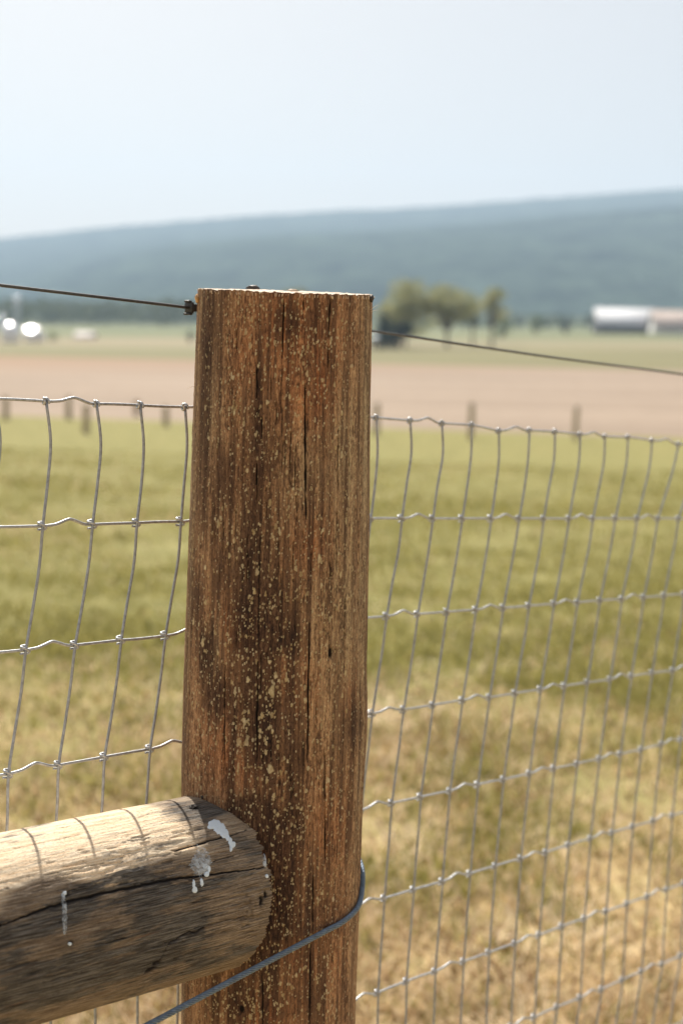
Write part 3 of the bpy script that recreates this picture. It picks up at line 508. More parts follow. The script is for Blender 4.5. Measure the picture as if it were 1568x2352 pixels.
    off -= np.clip(crack, 0, 1) * .0030
    V = rail_pt(AA, TH, off).reshape(-1, 3)
    worn_shade = ss(1.0, .55, TH + .25 * vn(AA * 18, TH * 2 + 9, 56)); worn_shade = np.where(TH > 3.4, 1, worn_shade); worn_shade = np.maximum(worn_shade, .75 * ss(.155, .12, AA)); worn_shade = np.maximum(worn_shade, .9 * ss(-.2, -.6, TH))  # weathering, plus painted shade below the sun line and in the post's shadow
    mould_shade = 1.0 * ss(.80, .52, TH + .12 * vn(AA * 20, TH * 3 + 9, 57)) * ss(.085, .15, AA + .02 * vn(TH * 9 + 9, TH * 0, 58)); mould_shade -= .62 * ss(-.25, -.8, TH) ; mould_shade = np.maximum(mould_shade, .22 * ss(.8, .5, TH)); mould_shade += .30 * ss(.145, .12, AA) * (TH > .6)  # mould blotches, plus shade painted on the flank and under the post's shadow
    i = np.arange(nz - 1)[:, None] * nt_; j = np.arange(nt_)[None]; j2 = (j + 1) % nt_
    Fq = np.stack([i + j, i + j2, i + nt_ + j2, i + nt_ + j], -1).reshape(-1, 4); first = np.arange(nt_); nv = len(V)
    c1 = RP + RD * (A0 + .001); c2 = RP + RD * (2.3 + A0); V = np.vstack([V, c1[None], c2[None]]); last = (nz - 1) * nt_ + first
    tri = np.vstack([np.stack([first, np.roll(first, -1), np.full(nt_, nv)], -1)[:, ::-1], np.stack([last, np.roll(last, -1), np.full(nt_, nv + 1)], -1)])
    cyl = np.stack([AA + 1, TH * R0 + 1, 0 * AA], -1).reshape(-1, 3); cyl = np.vstack([cyl, [[1, 1, 0]] * 2]); pad = lambda a: np.concatenate([a.ravel(), [0, 0]])
    mi = np.concatenate([np.zeros(len(Fq)), np.ones(len(tri))])
    root = empty('brace_rail', tuple(RP)); tag(root, 'weathered grey-brown log rail butted against the big post, splashed with white bird droppings', 'rail')
    link_mesh('log', V - RP, [Fq, tri], [MAT['rail'], MAT['chip']], root, True, dict(cyl=cyl, crack=pad(crack), worn_shade=pad(worn_shade), mould_shade=pad(mould_shade)), mi)
    return root
RAIL = build_rail()
def droppings():
    rg = np.random.default_rng(12)
    def splat(name, L, mat='drop'):
        x0 = min(q[0] - q[2] for q in L); x1 = max(q[0] + q[2] for q in L); y0 = min(q[1] - q[3] for q in L); y1 = max(q[1] + q[3] for q in L)
        cx, cy = (x0 + x1) / 2, (y0 + y1) / 2; a, t = px_rail(cx, cy); a2, t2 = px_rail(cx + 8, cy); a3, t3 = px_rail(cx, cy + 8); J = A([[a2 - a, a3 - a], [t2 - t, t3 - t]]) / 8
        gx, gy = np.meshgrid(np.arange(x0, x1, .8), np.arange(y0, y1, .8)); f = np.full(gx.shape, -9.)
        for (x, y, wx, wy, rough) in L:
            dx, dy = (gx - x) / (wx / 2), (gy - y) / (wy / 2); an = np.arctan2(dy, dx); f = np.maximum(f, 1 - np.hypot(dx, dy) * (1 + rough * (.16 * vn(an * 2.2 + x, an * 0 + y, 91) + .14 * vn(gx * .35, gy * .35, 92))))
        aa = a + J[0, 0] * (gx - cx) + J[0, 1] * (gy - cy); tt = t + J[1, 0] * (gx - cx) + J[1, 1] * (gy - cy); h = -.0002 + .0011 * np.clip(f * 3, 0, 1) ** .5
        V = rail_pt(aa, tt, h + log_off(aa, tt)).reshape(-1, 3); ny, nx_ = gx.shape; i_ = np.arange(ny - 1)[:, None] * nx_; j_ = np.arange(nx_ - 1)[None]; Fq = np.stack([i_ + j_, i_ + j_ + 1, i_ + nx_ + j_ + 1, i_ + nx_ + j_], -1).reshape(-1, 4)
        Fq = Fq[(f.ravel()[Fq] > 0).sum(1) >= 2]; us, inv = np.unique(Fq, return_inverse=True); m = MB(); m.add(V[us] - RP, [inv.reshape(-1, 4)])
        m.build(name, MAT[mat], RAIL)
    splat('bird_dropping', [(501, 1840, 38, 11, .6)]); 
    splat('bird_dropping', [(494, 1891, 30, 26, .8), (505, 1903, 27, 30, .7), (514, 1915, 18, 24, .6), (521, 1926, 9, 16, .4), (527, 1934, 9, 16, .3), (533, 1942, 14, 14, .5), (530, 1951, 7, 11, .3)])
    splat('dropping_smear', [(462, 1978, 46, 66, 1.)], 'thin')
    splat('bird_dropping', [(447, 2044, 12, 16, .5), (444, 2032, 6, 24, .3)]); splat('bird_dropping', [(475, 2008, 12, 14, .6), (480, 1996, 8, 16, .5), (470, 1990, 10, 12, .7)]); splat('bird_dropping', [(463, 2027, 7, 20, .5)])
    splat('dropping_smear', [(607, 1976, 9, 30, .6)], 'thin'); splat('bird_dropping', [(611.5, 2013, 8, 10, .5)])
    splat('dropping_smear', [(149, 2100, 11, 104, .6)], 'thin'); splat('bird_dropping', [(148, 2052, 9, 9, .8)]); splat('bird_dropping', [(160, 2168, 8, 8, .6)])
    # bent nail lying across the top where rail meets post
    a, t = px_rail(462, 1836); P = rail_pt(A([a]), A([t]), .0016)[0]; a2, t2 = px_rail(497, 1834); Q = rail_pt(A([a2]), A([t2]), .0020)[0]
    m = MB(); m.add(*sweep(catmull([P, P * .6 + Q * .4 + A([0, 0, .0012]), Q], 6), .0013, 8)); m.add(*blob(Q + A([0, -.001, .0014]), (.0030, .0030, .0024), 10, 6, .25, 3))
    m.V = [q - RP for q in m.V]; m.build('bent_nail', MAT['nail'], RAIL)
    m = MB(); a, t = px_rail(446, 1853)
    for k in range(14):
        P = rail_pt(A([a + rg.normal() * .002]), A([t + rg.normal() * .03]), 0)[0]; d = A([rg.normal(), rg.normal() - .5, rg.uniform(.1, .8)]); d /= np.linalg.norm(d); m.add(*sweep([P, P + d * .0018, P + d * .0036], [.0005, .0003, .0001], 4))
    m.V = [q - RP for q in m.V]; m.build('wood_splinter', MAT['nail'], RAIL)
droppings()

# ================================================================== BRACE CABLE
def cable():
    n = A([-RD[1], RD[0], 0]) ; n = n / np.linalg.norm(n); n = n if n[1] < 0 else -n
    pr = .0788; CR_ = .0026; hd = A([RD[0], RD[1], 0]); z0, sl = .89665, -.08515
    A0 = A([XC, YC, 0]) + n * (pr + CR_); pts = []
    for t in np.arange(1.9, 0.0, -.004): pts.append(A([A0[0] + RD[0] * t, A0[1] + RD[1] * t, z0 + sl * t]))
    # climb round the right flank, heights read off the bark
    ang0 = math.atan2(n[0], -n[1]); zs = [(0, z0)]
    for x, y in ((802, 2098.5), (821, 2071)):
        a, z = px_post(x, y); zs.append((a - ang0, z))
    zs.append((1.55 - ang0, .9185)); zs.append((1.85 - ang0, .926)); zs.append((2.6 - ang0, .932)); zs.append((pi, .934))
    zs.sort(); zx = [q[0] for q in zs]; zv = [q[1] for q in zs]
    for g in np.arange(0.0, pi, .03):
        rr = pr + CR_ + .0003; a = ang0 + g; pts.append(A([XC + rr * sin(a), YC - rr * cos(a), np.interp(g, zx, zv)]))
    e = pts[-1]; 
    for t in np.arange(.004, 1.9, .004): pts.append(e + A([RD[0] * t, RD[1] * t, -.16 * t]))
    P = A(pts); k = np.ones(9) / 9; Z_ = np.convolve(np.pad(P[:, 2], 4, mode='edge'), k, 'valid'); P[:, 2] = Z_
    # resample
    d = np.concatenate([[0], np.cumsum(np.linalg.norm(np.diff(P, axis=0), axis=1))]); s = np.arange(0, d[-1], .0014); P = np.stack([np.interp(s, d, P[:, c]) for c in range(3)], -1)
    T = np.gradient(P, axis=0); T /= np.linalg.norm(T, axis=1)[:, None]; Nn = np.zeros_like(P); v = A([0, 0, 1.]) - T[0] * T[0][2]; Nn[0] = v / np.linalg.norm(v)
    for i in range(1, len(P)): v = Nn[i - 1] - T[i] * (Nn[i - 1] @ T[i]); Nn[i] = v / np.linalg.norm(v)
    B = np.cross(T, Nn); m = MB()
    root = empty('brace_cable', tuple(A0 + A([0, 0, z0]))); o0 = A(root.location)
    V, f = sweep(P - o0, .0011, 6); m.add(V, f)
    for q in range(6):
        a = s / .021 * 2 * pi + q * 2 * pi / 6; H = P + (np.cos(a)[:, None] * Nn + np.sin(a)[:, None] * B) * .00175; V, f = sweep(H - o0, .00082, 6); m.add(V, f)
    m.build('stranded_cable', MAT['cable'], root); tag(root, 'blue-grey twisted steel cable looped round the big post below the rail', 'cable')
cable()
# ================================================================== TERRAIN
NY = A([-60, 0, 20, 45, 100, 170, 280, 400, 600, 1000, 1500.]); 
def zrow(row, hor, Y): return 1.4 + (hor - row) / F * Y
ZL = A([.9, 0, -.70] + [zrow(r, 738, y) for r, y in ((952, 45), (865, 100), (817, 170), (797, 280), (772, 400), (753, 600), (737, 1000), (716, 1500))])
ZR = A([.9, 0, -.80] + [zrow(r, 776, y) for r, y in ((1004, 45), (900, 100), (850, 170), (800, 280), (784, 400), (764, 600), (750, 1000), (730, 1500))])
ZL[5] = zrow(817, 738, 170)
def gz(X, Y):
    X = np.asarray(X, float); Y = np.asarray(Y, float)
    t = np.clip((X / np.maximum(Y, 8) + .24) / .48, -.4, 1.4); return np.interp(Y, NY, ZL) * (1 - t) + np.interp(Y, NY, ZR) * t
def half(Y): return 80 + .8 * np.maximum(Y - 45, 0)
def strip(name, Ys, mat, label=None, nx=120, amp=0.):
    tx = np.linspace(-1, 1, nx); T, YY = np.meshgrid(tx, Ys); T = np.sign(T) * np.abs(T) ** 1.6 if Ys[0] < 45 else T; X = T * half(YY); Z = gz(X, YY)
    if amp: Z = Z + amp * vn(X * .7 + 100, YY * .7 + 100, 61) * ss(1.5, 4, np.hypot(X, YY)) * ss(44, 40, YY)
    V = np.stack([X, YY, Z], -1).reshape(-1, 3); n, k = X.shape; i = np.arange(n - 1)[:, None] * k; j = np.arange(k - 1)[None]
    Fq = np.stack([i + j, i + j + 1, i + k + j + 1, i + k + j], -1).reshape(-1, 4); o = link_mesh(name, V, Fq, mat); o['kind'] = 'structure'; return o
def grass_ground():
    n = NT('grass_ground'); v = n.coord('Object')
    a = n.noise(v, .55, 4, .6); b = n.noise(v, 3.2, 5, .65); c = n.noise(v, 17, 5, .7); y = n.sep(v, 1)
    dry = n.ramp(n.math('ADD', n.math('MULTIPLY', b, .5), n.math('MULTIPLY', c, .5)), [(.36, (.30, .19, .09)), (.5, (.52, .385, .20)), (.63, (.78, .62, .38))])
    grn = n.ramp(n.math('ADD', n.math('MULTIPLY', b, .5), n.math('MULTIPLY', c, .5)), [(.36, (.135, .130, .040)), (.5, (.225, .208, .072)), (.63, (.32, .288, .120))])
    w_ = n.math('ADD', n.mr(y, 2.8, 7.5, -.02, .78), n.math('ADD', n.math('MULTIPLY', n.math('SUBTRACT', a, .5), 1.3), n.math('MULTIPLY', n.math('SUBTRACT', b, .5), 1.4)))
    cc = n.mix(n.mr(w_, -.1, .6), dry, grn)
    n.P(Base_Color=cc, Roughness=.95); n.b.inputs['Specular IOR Level'].default_value = .1; n.bump(c, .6, .03); return n.m
def field(name, c1, c2, sc=.05, tex=.8, spec=.1):
    n = NT(name); v = n.coord('Object'); a = n.noise(n.mp(v, (sc, sc * 3, sc)), 1, 4, .6); b = n.noise(v, tex, 3, .6)
    n.P(Base_Color=n.mix(n.mr(n.math('ADD', n.math('MULTIPLY', a, .65), n.math('MULTIPLY', b, .35)), .35, .65), c1, c2), Roughness=.95); n.b.inputs['Specular IOR Level'].default_value = spec; return n.m
strip('pasture_ground', np.concatenate([np.linspace(-40, -1, 14), np.linspace(0, 10, 60), np.linspace(10.4, 45, 60)]), grass_ground(), nx=161, amp=.02)
def brown():
    n = NT('ploughed_soil'); v = n.coord('Object'); a = n.noise(n.mp(v, (.03, .10, 1)), 1, 5, .7); b = n.noise(v, 1.1, 4, .7); y = n.sep(v, 1); x = n.sep(v, 0)
    far = n.mr(n.math('ADD', n.math('MULTIPLY', x, .9), n.math('MULTIPLY', y, -1.)), -185, -120, 1, 0)
    c = n.mix(n.mr(n.math('ADD', n.math('MULTIPLY', a, .6), n.math('MULTIPLY', b, .4)), .35, .65), (.225, .172, .130), (.36, .283, .218))
    c = n.mix(n.math('MULTIPLY', far, .75), c, (.29, .185, .115)); n.P(Base_Color=c, Roughness=.95); n.b.inputs['Specular IOR Level'].default_value = .1; return n.m
strip('ploughed_field', np.linspace(45, 170, 30), brown())
strip('stubble_field', np.linspace(170, 280, 16), field('stubble', (.165, .155, .075), (.22, .20, .105), .02))
strip('hay_field', np.linspace(280, 400, 16), field('hay', (.30, .235, .155), (.21, .205, .11), .008))
strip('far_field', np.linspace(400, 700, 20), field('far_grass', (.13, .155, .07), (.20, .20, .105), .006))
strip('valley_floor', np.linspace(700, 1500, 24), field('valley_grass', (.06, .085, .04), (.13, .15, .07), .006))
# hills
def hills():
    RY = 0; t = np.linspace(-.8, .8, 260)
    xp = 784 + F * t
    def hor(x): return 757 + .0244 * (x - 784)
    back = np.interp(xp, [-600, 0, 200, 400, 640, 1000, 1300, 1568, 2400], [600, 552, 530, 514, 496, 480, 457, 440, 400]); front = np.interp(xp, [-600, 0, 200, 350, 600, 900, 1200, 1568, 2400], [690, 655, 612, 575, 549, 535, 508, 478, 440])
    k = np.hanning(15); k /= k.sum(); sm = lambda q: np.convolve(np.pad(q, 7, mode='edge'), k, 'valid'); back, front = sm(back), sm(front)
    rows = []
    Ys = np.concatenate([np.linspace(1500, 2600, 40), np.linspace(2640, 3900, 40), [4250]])
    zf = 1.4 + (hor(xp) - front) / F * 2600; zb = 1.4 + (hor(xp) - back) / F * 3900
    V = []
    for Y in Ys:
        X = t * Y; 
        z0 = gz(t * 1500, 1500.)
        if Y <= 2600: u = (Y - 1500) / 1100; z = z0 + (zf - z0) * (u * .75 + .25 * u * u * (3 - 2 * u)) + 9 * np.sin(X / 170 + Y / 300) * u * (1 - u) * 4
        elif Y <= 3900: u = (Y - 2600) / 1300; z = zf + (zb - zf) * u - np.minimum(30, .12 * zf) * np.sin(u * pi) * (1 - .2 * u)
        else: z = zb * .75
        z = z + 2.2 * vn(X / 22 + 500, Y / 22 + t * 0, 71) * min(1, (Y - 1500) / 200); V.append(np.stack([X, X * 0 + Y, z], -1))
    # meet the valley floor edge exactly
    V[0][:, 0] = np.linspace(-1, 1, 260) * half(1500.); V[0][:, 2] = gz(V[0][:, 0], 1500.)
    V = np.vstack(V); n = len(Ys); kx = 260; i = np.arange(n - 1)[:, None] * kx; j = np.arange(kx - 1)[None]
    Fq = np.stack([i + j, i + j + 1, i + kx + j + 1, i + kx + j], -1).reshape(-1, 4)
    m = NT('wooded_hillside'); v = m.coord('Object'); a = m.noise(m.mp(v, (1, .6, 2.5)), .010, 5, .7); b = m.noise(v, .03, 4, .7)
    m.P(Base_Color=m.mix(m.mr(m.math('ADD', m.math('MULTIPLY', a, .6), m.math('MULTIPLY', b, .4)), .35, .65), (.002, .012, .010), (.078, .115, .080)), Roughness=1.); m.b.inputs['Specular IOR Level'].default_value = 0; m.bump(b, 1., 12.)
    o = link_mesh('hills', V, Fq, m.m); o['kind'] = 'structure'
hills()

# ================================================================== GRASS
def grass():
    n = 230000; rg = np.random.default_rng(33)
    Y = np.exp(rg.uniform(math.log(1.6), math.log(26), n)); X = Y * rg.uniform(-.42, .42, n)
    Z = gz(X, Y) - .012
    cl = vn(X * 2.1 + 80, Y * 2.1, 81) * .6 + vn(X * 5 + 80, Y * 5, 82) * .4; big = vn(X * .5 + 60, Y * .5, 83)
    green = (ss(2.8, 7.5, Y) * .76 - .01 + .34 * big + .5 * cl + rg.normal(0, .28, n)) > .32
    h = np.where(green, rg.uniform(.03, .075, n), rg.uniform(.03, .11, n)) * (1 + .7 * np.clip(cl, -.7, 1)); wd = rg.uniform(.0018, .0044, n) * (Y / 4) ** .55 * 1.2
    az = rg.uniform(0, 2 * pi, n); lean = np.where(green, rg.uniform(.1, .8, n), rg.uniform(.4, 1.45, n)); f = az + rg.uniform(-.6, .6, n) + pi / 2
    D = np.stack([np.cos(az) * np.sin(lean), np.sin(az) * np.sin(lean), np.cos(lean)], -1); D2 = np.stack([np.cos(az) * np.sin(lean + .45), np.sin(az) * np.sin(lean + .45), np.cos(lean + .45)], -1)
    W = np.stack([np.cos(f), np.sin(f), 0 * f], -1) * wd[:, None]; B = np.stack([X, Y, Z], -1); Mid = B + D * (h * .55)[:, None]; Tp = Mid + D2 * (h * .5)[:, None]
    V = np.stack([B - W, B + W, Mid + W * .8, Mid - W * .8, Tp], 1).reshape(-1, 3); b = np.arange(n) * 5
    q = np.stack([b, b + 1, b + 2, b + 3], -1); t = np.stack([b + 3, b + 2, b + 4], -1)
    r1, r2 = rg.uniform(0, 1, (n, 1)), rg.uniform(0, 1, (n, 1)) ** 1.6
    r1 = np.clip(r1 * .7 + .42 * ss(.1, .6, vn(X * 4.5 + 50, Y * 2.6, 88))[:, None], 0, 1); dry = A([.50, .35, .18]) * (1 - r1) + A([.90, .76, .53]) * r1; dry = np.where(rg.uniform(0, 1, (n, 1)) < (.07 + .28 * ss(.2, .6, vn(X * 6 + 90, Y * 3.2, 85)))[:, None], A([.26, .145, .065]), dry)
    gr = A([.22, .210, .055]) * (1 - r2) + A([.50, .435, .165]) * r2; c = np.where(green[:, None], gr, dry); c = np.repeat(c, 5, 0)
    m = NT('grass_blades'); cc = m.attr('tint', 'Vector'); m.P(Base_Color=cc, Roughness=.8); m.b.inputs['Specular IOR Level'].default_value = .2
    tr = m.t.nodes.new('ShaderNodeBsdfTranslucent'); m.set(tr.inputs[0], cc); mx = m.t.nodes.new('ShaderNodeMixShader'); mx.inputs[0].default_value = .35
    m.t.links.new(m.b.outputs[0], mx.inputs[1]); m.t.links.new(tr.outputs[0], mx.inputs[2]); m.t.links.new(mx.outputs[0], m.out.inputs[0])
    o = link_mesh('grass', V, [q, t], m.m, None, False, dict(tint=c)); tag(o, 'short dry straw and yellow-green grass of the paddock', 'grass', kind='stuff')
grass()

# ================================================================== FAR FENCE POSTS
def at(x, y, Y): r = ray(x, y); return CAM + r * (Y / r[1])
def ground_hit(x, y):
    r = ray(x, y); Y = 10.
    for Y in np.arange(12, 60, .2):
        p = CAM + r * (Y / r[1])
        if p[2] <= gz(p[0], p[1]): return p
    return p
FP = [(14, 893, 966, 22, 'blurred wooden stake of the far fence at the left edge of the picture'), (158, 892, 964, 22, 'pale blurred stake of the far fence, just left of the darkest left-hand stake'),
      (198, 911, 996, 25, 'darkest and nearest blurred stake of the far fence, left of the big post'), (314, 901, 955, 22, 'faintest blurred far fence stake, just right of the darkest left-hand one'),
      (381, 915, 980, 22, 'blurred stake of the far fence nearest the left flank of the big post'), (864, 919, 1000, 20, 'faint blurred stake of the far fence touching the right flank of the big post'),
      (1080, 919, 1010, 21, 'blurred stake of the far fence right of the big post, below the trees'), (1320, 926, 1012, 19, 'dark blurred stake of the far fence, furthest right in the picture')]
for k, (x, yt, yb, wp, lab) in enumerate(FP):
    b = ground_hit(x, yb); t = at(x, yt + (18 if x < 400 else 6), b[1]); hgt = t[2] - b[2]; r = wp / F * b[1] / 2 * .68; rg = np.random.default_rng(k); z = np.linspace(-.2, hgt, 9)
    P = np.stack([.006 * rg.normal(size=9) , .006 * rg.normal(size=9), z], -1); V, f = sweep(P, r * (1 + .05 * rg.normal(size=9)) * np.linspace(1.05, .94, 9), 12)
    o = link_mesh('field_post', V, f, MAT['oldpost']); o.location = (b[0], b[1], gz(b[0], b[1])); tag(o, lab, 'fence post', 'stakes of the far fence')

# ================================================================== TREES
def leafm(name, c1, c2):
    m = NT(name); f = m.noise(m.coord('Object'), .35, 3, .6); cc = m.mix(m.mr(f, .35, .65), c1, c2); m.P(Base_Color=cc, Roughness=.8); m.b.inputs['Specular IOR Level'].default_value = .15
    tr = m.t.nodes.new('ShaderNodeBsdfTranslucent'); m.set(tr.inputs[0], cc); mx = m.t.nodes.new('ShaderNodeMixShader'); mx.inputs[0].default_value = .55
    m.t.links.new(m.b.outputs[0], mx.inputs[1]); m.t.links.new(tr.outputs[0], mx.inputs[2]); m.t.links.new(mx.outputs[0], m.out.inputs[0]); return m.m
LM = dict(olive=leafm('olive_leaves', (.22, .235, .10), (.40, .38, .19)), dark=leafm('dark_leaves', (.020, .032, .028), (.038, .055, .042)), mid=leafm('mid_leaves', (.11, .15, .07), (.17, .20, .10)))
def leaves(clumps, n, size, seed):
    rg = np.random.default_rng(seed); cl = A(clumps, float); vol = cl[:, 3] ** 2; idx = rg.choice(len(cl), n, p=vol / vol.sum()); d = rg.normal(size=(n, 3)); d /= np.linalg.norm(d, axis=1)[:, None]
    P = cl[idx, :3] + d * (cl[idx, 3] * rg.uniform(.45, 1.08, n) ** .6)[:, None] * A([1, 1, .8]); a = rg.normal(size=(n, 3)); a /= np.linalg.norm(a, axis=1)[:, None]; b = np.cross(a, rg.normal(size=(n, 3))); b /= np.linalg.norm(b, axis=1)[:, None]; s = size * rg.uniform(.5, 1.3, n)[:, None]
    V = np.stack([P - a * s, P + b * s * .6, P + a * s, P - b * s * .6], 1).reshape(-1, 3); k = np.arange(n) * 4; return V, [np.stack([k, k + 1, k + 2, k + 3], -1)]
def tree(name, x, yb, yt, Y, wpx, kind, label, cat='tree', group=None, trunk_frac=.35, n=3500, seed=0, conic=False, lean=0):
    rg = np.random.default_rng(seed); b = at(x, yb, Y); t = at(x, yt, Y); H = t[2] - b[2]; W_ = wpx / F * Y; zb = float(gz(b[0], b[1])); H = t[2] - zb; root = empty(name, (b[0], b[1], zb)); tag(root, label, cat, group)
    R_c = W_ / 2; z0 = H * trunk_frac; m = MB(); m.add(*sweep([(0, 0, -.3), (.02 * H * lean, 0, z0 * .6), (.05 * H * lean, 0, z0 + .3 * (H - z0)), (.05 * H * lean, 0, H * .85)], [.05 * H * .6, .022 * H, .014 * H, .004 * H], 9)); cl = []
    for k in range(16 if not conic else 14):
        if conic: u = (k + .5) / 14; zz = z0 + (H - z0) * u; rr = R_c * (1.02 - u) ** .8; a = rg.uniform(0, 2 * pi); cl.append((cos(a) * rr * .4, sin(a) * rr * .4, zz, max(.3, rr * .8)))
        else:
            a = k * 2.4; u = rg.uniform(.0, 1); e = math.sqrt(max(.05, 1 - (2 * u - 1) ** 2)); rr = R_c * e * rg.uniform(.35, .72); c = (cos(a) * rr + .05 * H * lean, sin(a) * rr, z0 + (H - z0) * (.16 + .70 * u)); s = R_c * rg.uniform(.30, .46); cl.append((*c, s))
            m.add(*sweep([(.04 * H * lean, 0, z0 * .75), (c[0] * .5, c[1] * .5, (z0 * .75 + c[2]) * .5), c], [.012 * H, .007 * H, .002 * H], 5))
    m.build('trunk', MAT['barkm'], root); V, f = leaves(cl, n, H * .022 + .05, seed); link_mesh('crown', V, f, LM[kind], root, False)
T = [('broadleaf_tree', 930, 790, 640, 290, 160, 'olive', 'rounded olive-green tree nearest the right side of the big post', .16, 3600, 1, False, 0),
     ('broadleaf_tree', 1026, 789, 647, 292, 140, 'olive', 'olive-green tree with a clear bare trunk, right of the rounded tree by the big post', .30, 3200, 2, False, -.3),
     ('slender_tree', 1128, 790, 658, 300, 84, 'olive', 'slim thin-crowned tree standing right of the two big olive trees',   .38, 1000, 3, False, .3),
     ('slender_tree', 1084, 789, 690, 305, 30, 'mid', 'thin sapling between the bare-trunk tree and the slim tree', .35, 500, 13, False, 0),
     ('evergreen_tree', 880, 786, 706, 275, 62, 'dark', 'dark blue-green evergreen beside the big post, left of the rounded tree', .05, 2600, 4, True, 0),
     ('evergreen_tree', 914, 794, 734, 270, 78, 'dark', 'low dark evergreen bush under the rounded tree crown', .03, 2600, 5, False, 0),
     ('round_bush', 1152, 775, 726, 420, 58, 'mid', 'round green bush between the slim tree and the barns, largest of three', .08, 1400, 6, False, 0),
     ('round_bush', 1228, 768, 716, 500, 34, 'mid', 'middle one of three green bushes left of the barns', .1, 900, 7, False, 0),
     ('round_bush', 1297, 764, 724, 520, 32, 'dark', 'dark bush nearest the white-roofed barn on its left', .05, 900, 8, False, 0),
     ('broadleaf_tree', 672, 790, 654, 300, 76, 'olive', 'olive tree almost hidden behind the big post, only its top showing', .3, 2600, 9, False, 0),
     ('round_bush', 438, 790, 758, 330, 24, 'dark', 'small dark bush touching the left side of the big post', .03, 800, 10, False, 0),
     ('round_bush', 122, 797, 762, 340, 34, 'mid', 'green bush right of the white sheds on the left', .05, 800, 12, False, 0)]
for (nm, x, yb, yt, Y, wp, kd, lab, tf, n, sd, con, ln) in T:
    tree(nm, x, yb, yt, Y, wp, kd, lab, 'bush' if 'bush' in nm else 'tree', None, tf, n, sd, con, ln)
# distant wood line at the foot of the hill: nobody could count it
def woodline():
    rg = np.random.default_rng(55); cl = []
    for k in range(900):
        t = rg.uniform(-.45, .45); Y = rg.uniform(720, 1150); xp = 784 + F * t
        d = (1 if xp < 450 else .5 if xp < 1100 else .8); 
        if rg.uniform() > d: continue
        X = t * Y; z = float(gz(X, Y)); s = rg.uniform(4, 7.5) * (1.2 if xp < 450 else .6); cl.append((X, Y, z + s * .9, s))
    V, f = leaves(cl, 30000, 1.5, 6); m = leafm('woodland_leaves', (.05, .075, .05), (.11, .125, .065)); tag(link_mesh('woodland', V, f, m, None, False), 'hazy blue-green wood line along the foot of the hill', 'woodland', kind='stuff')
woodline()

# ================================================================== FARM BUILDINGS
WHITE = simple('white_metal_roof', (.56, .57, .60), .9, .0, .06, .5); PINK = simple('pale_pink_roof', (.36, .30, .27), .95, 0, .06, .5); SHINE = simple('bright_galvanised_roof', (.8, .81, .84), .32, .9, .04, 2); SILVER = simple('silver_metal', (.85, .87, .9), .18, .9, .03, 2); SHADEW = simple('open_side_shade', (.05, .05, .055), .9, 0, .2, .4); WALLW = simple('white_wall', (.80, .79, .76), .6, 0, .05, .4)  # dark wall colour stands for the shade inside the open barn
def barn(x0, x1, yr, ye, yb, Y, name, label, roof, wall, dep=14.):
    a = at(x0, yb, Y); c = at(x1, yb, Y); zr = at((x0 + x1) / 2, yr, Y)[2]; ze = at((x0 + x1) / 2, ye, Y)[2]; X0, X1 = a[0], c[0]; zb = float(min(gz(X0, Y), gz(X1, Y))) - .3; root = empty(name, ((X0 + X1) / 2, Y, zb)); o = A(root.location); tag(root, label, 'barn')
    m = MB(); m.add(*box(((X0 + X1) / 2, Y + dep / 2, (zb + ze) / 2), (X1 - X0 - 1.2, dep - .6, ze - zb))); m.V = [v - o for v in m.V]; m.build('wall', wall, root, False)
    m = MB(); zr2 = zr
    for s in (-1, 1):
        y0 = Y + dep / 2; y1 = Y + dep / 2 + s * (dep / 2 + .6); V = A([[X0, y0, zr2], [X1, y0, zr2], [X1, y1, ze], [X0, y1, ze]]); V = np.vstack([V, V - [0, 0, .25]]); m.add(V, [A([[0, 1, 2, 3], [7, 6, 5, 4], [0, 4, 5, 1], [1, 5, 6, 2], [2, 6, 7, 3], [3, 7, 4, 0]])])
    m.V = [v - o for v in m.V]; m.build('roof', roof, root, False)
    m = MB(); V = A([[X0 + .6, Y + .3, ze], [X0 + .6, Y + dep - .3, ze], [X0 + .6, Y + dep / 2, zr - .4]]); V2 = V + [X1 - X0 - 1.2, 0, 0]; m.add(np.vstack([V, V2]), [A([[0, 1, 2], [5, 4, 3]])]); m.V = [v - o for v in m.V]; m.build('gable', wall, root, False)
    for k in range(7):
        xx = X0 + .6 + (X1 - X0 - 1.2) * k / 6; m = MB(); m.add(*box((xx, Y - .2, (zb + ze) / 2), (.35, .35, ze - zb))); m.V = [v - o for v in m.V]; m.build('wall_post', WALLW, root, False)
    return root
barn(1368, 1512, 708, 746, 761, 560, 'long_barn', 'long barn with a white metal roof and dark open side, at the right', WHITE, SHADEW)
barn(1500, 1640, 713, 753, 761, 545, 'long_barn', 'pinkish-roofed barn at the right edge, in front of the white-roofed one', PINK, WALLW)
barn(168, 214, 762, 776, 789, 380, 'low_shed', 'low pale shed standing alone in the green field on the left', simple('shed_roof', (.42, .38, .37), .8), simple('shed_wall', (.66, .60, .57), .6), 8.)
barn(852, 868, 770, 776, 796, 262, 'small_shed', 'small pale blue shed mostly hidden by the right side of the big post', simple('blue_roof', (.45, .52, .60), .6), simple('blue_wall', (.45, .52, .60), .6), 4.)
barn(54, 88, 752, 768, 795, 330, 'low_shed', 'bright white shed just right of the white silo at the left edge', SHINE, WALLW, 4.6)
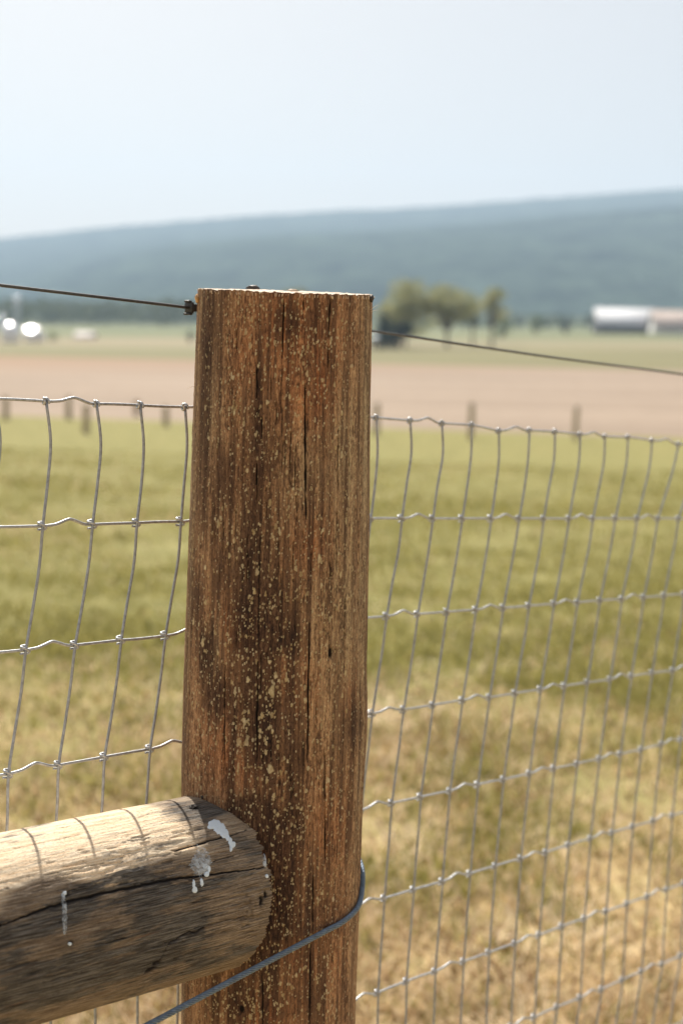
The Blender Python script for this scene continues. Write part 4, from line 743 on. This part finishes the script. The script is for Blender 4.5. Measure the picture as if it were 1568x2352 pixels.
def silo(x, yt, yb, wpx, Y, label, mat, dome):
    b = at(x, yb, Y); zt = at(x, yt, Y)[2]; zb = float(gz(b[0], Y)) - .2; r = wpx / F * Y / 2; root = empty('silo', (b[0], Y, zb)); tag(root, label, 'silo'); H = zt - zb; hb = H - r * .8
    V, f = sweep([(0, 0, 0), (0, 0, hb * .33), (0, 0, hb * .66), (0, 0, hb)], r, 28); o = link_mesh('silo_wall', V, f, mat, root)
    for p in o.data.polygons: p.use_smooth = p.normal.z ** 2 < .5
    a = np.linspace(0, pi / 2, 8)[:-1]; m = MB(); k = 28; th = np.arange(k) * 2 * pi / k; V = np.vstack([np.stack([r * 1.03 * cos(q) * np.cos(th), r * 1.03 * cos(q) * np.sin(th), hb + .02 + .8 * r * sin(q) + 0 * th], -1) for q in a] + [[[0, 0, hb + .8 * r]]]); fs = []
    j = np.arange(k)
    for q in range(6): fs.append(np.stack([q * k + j, q * k + (j + 1) % k, (q + 1) * k + (j + 1) % k, (q + 1) * k + j], -1))
    link_mesh('dome', V, [np.vstack(fs), np.stack([6 * k + j, 6 * k + (j + 1) % k, np.full(k, 7 * k)], -1)], dome, root)
silo(25, 742, 796, 42, 325, 'bright white silo at the far left, largest of the white shapes there', WALLW, SHINE)
silo(98, 764, 796, 12, 335, 'small silver grain bin right of the bright white shed', SILVER, SILVER)
silo(40, 683, 765, 14, 640, 'tall slim silver-domed silo rising above the white silo on the left', simple('grey_concrete', (.42, .45, .48), .7), SILVER)
silo(4, 722, 765, 14, 620, 'slim silver-domed silo cut by the left edge of the picture', simple('grey_concrete_b', (.42, .45, .48), .7), SILVER)

# ================================================================== AIR
def haze():
    hx = half(4300.) + 60; V, f = box((0, 2150, 230), (2 * hx, 4600, 2 * 260)); m = bpy.data.materials.new('hazy_air'); m.use_nodes = True; t = m.node_tree; t.nodes.clear(); o = t.nodes.new('ShaderNodeOutputMaterial'); v = t.nodes.new('ShaderNodeVolumePrincipled')
    v.inputs['Color'].default_value = (.56, .75, .99, 1); v.inputs['Density'].default_value = 2.1e-4; v.inputs['Anisotropy'].default_value = .2; t.links.new(v.outputs[0], o.inputs['Volume'])
    ob = link_mesh('haze', V, f, m, None, False); tag(ob, 'thin blue summer haze over the valley', 'haze', kind='stuff')
haze()
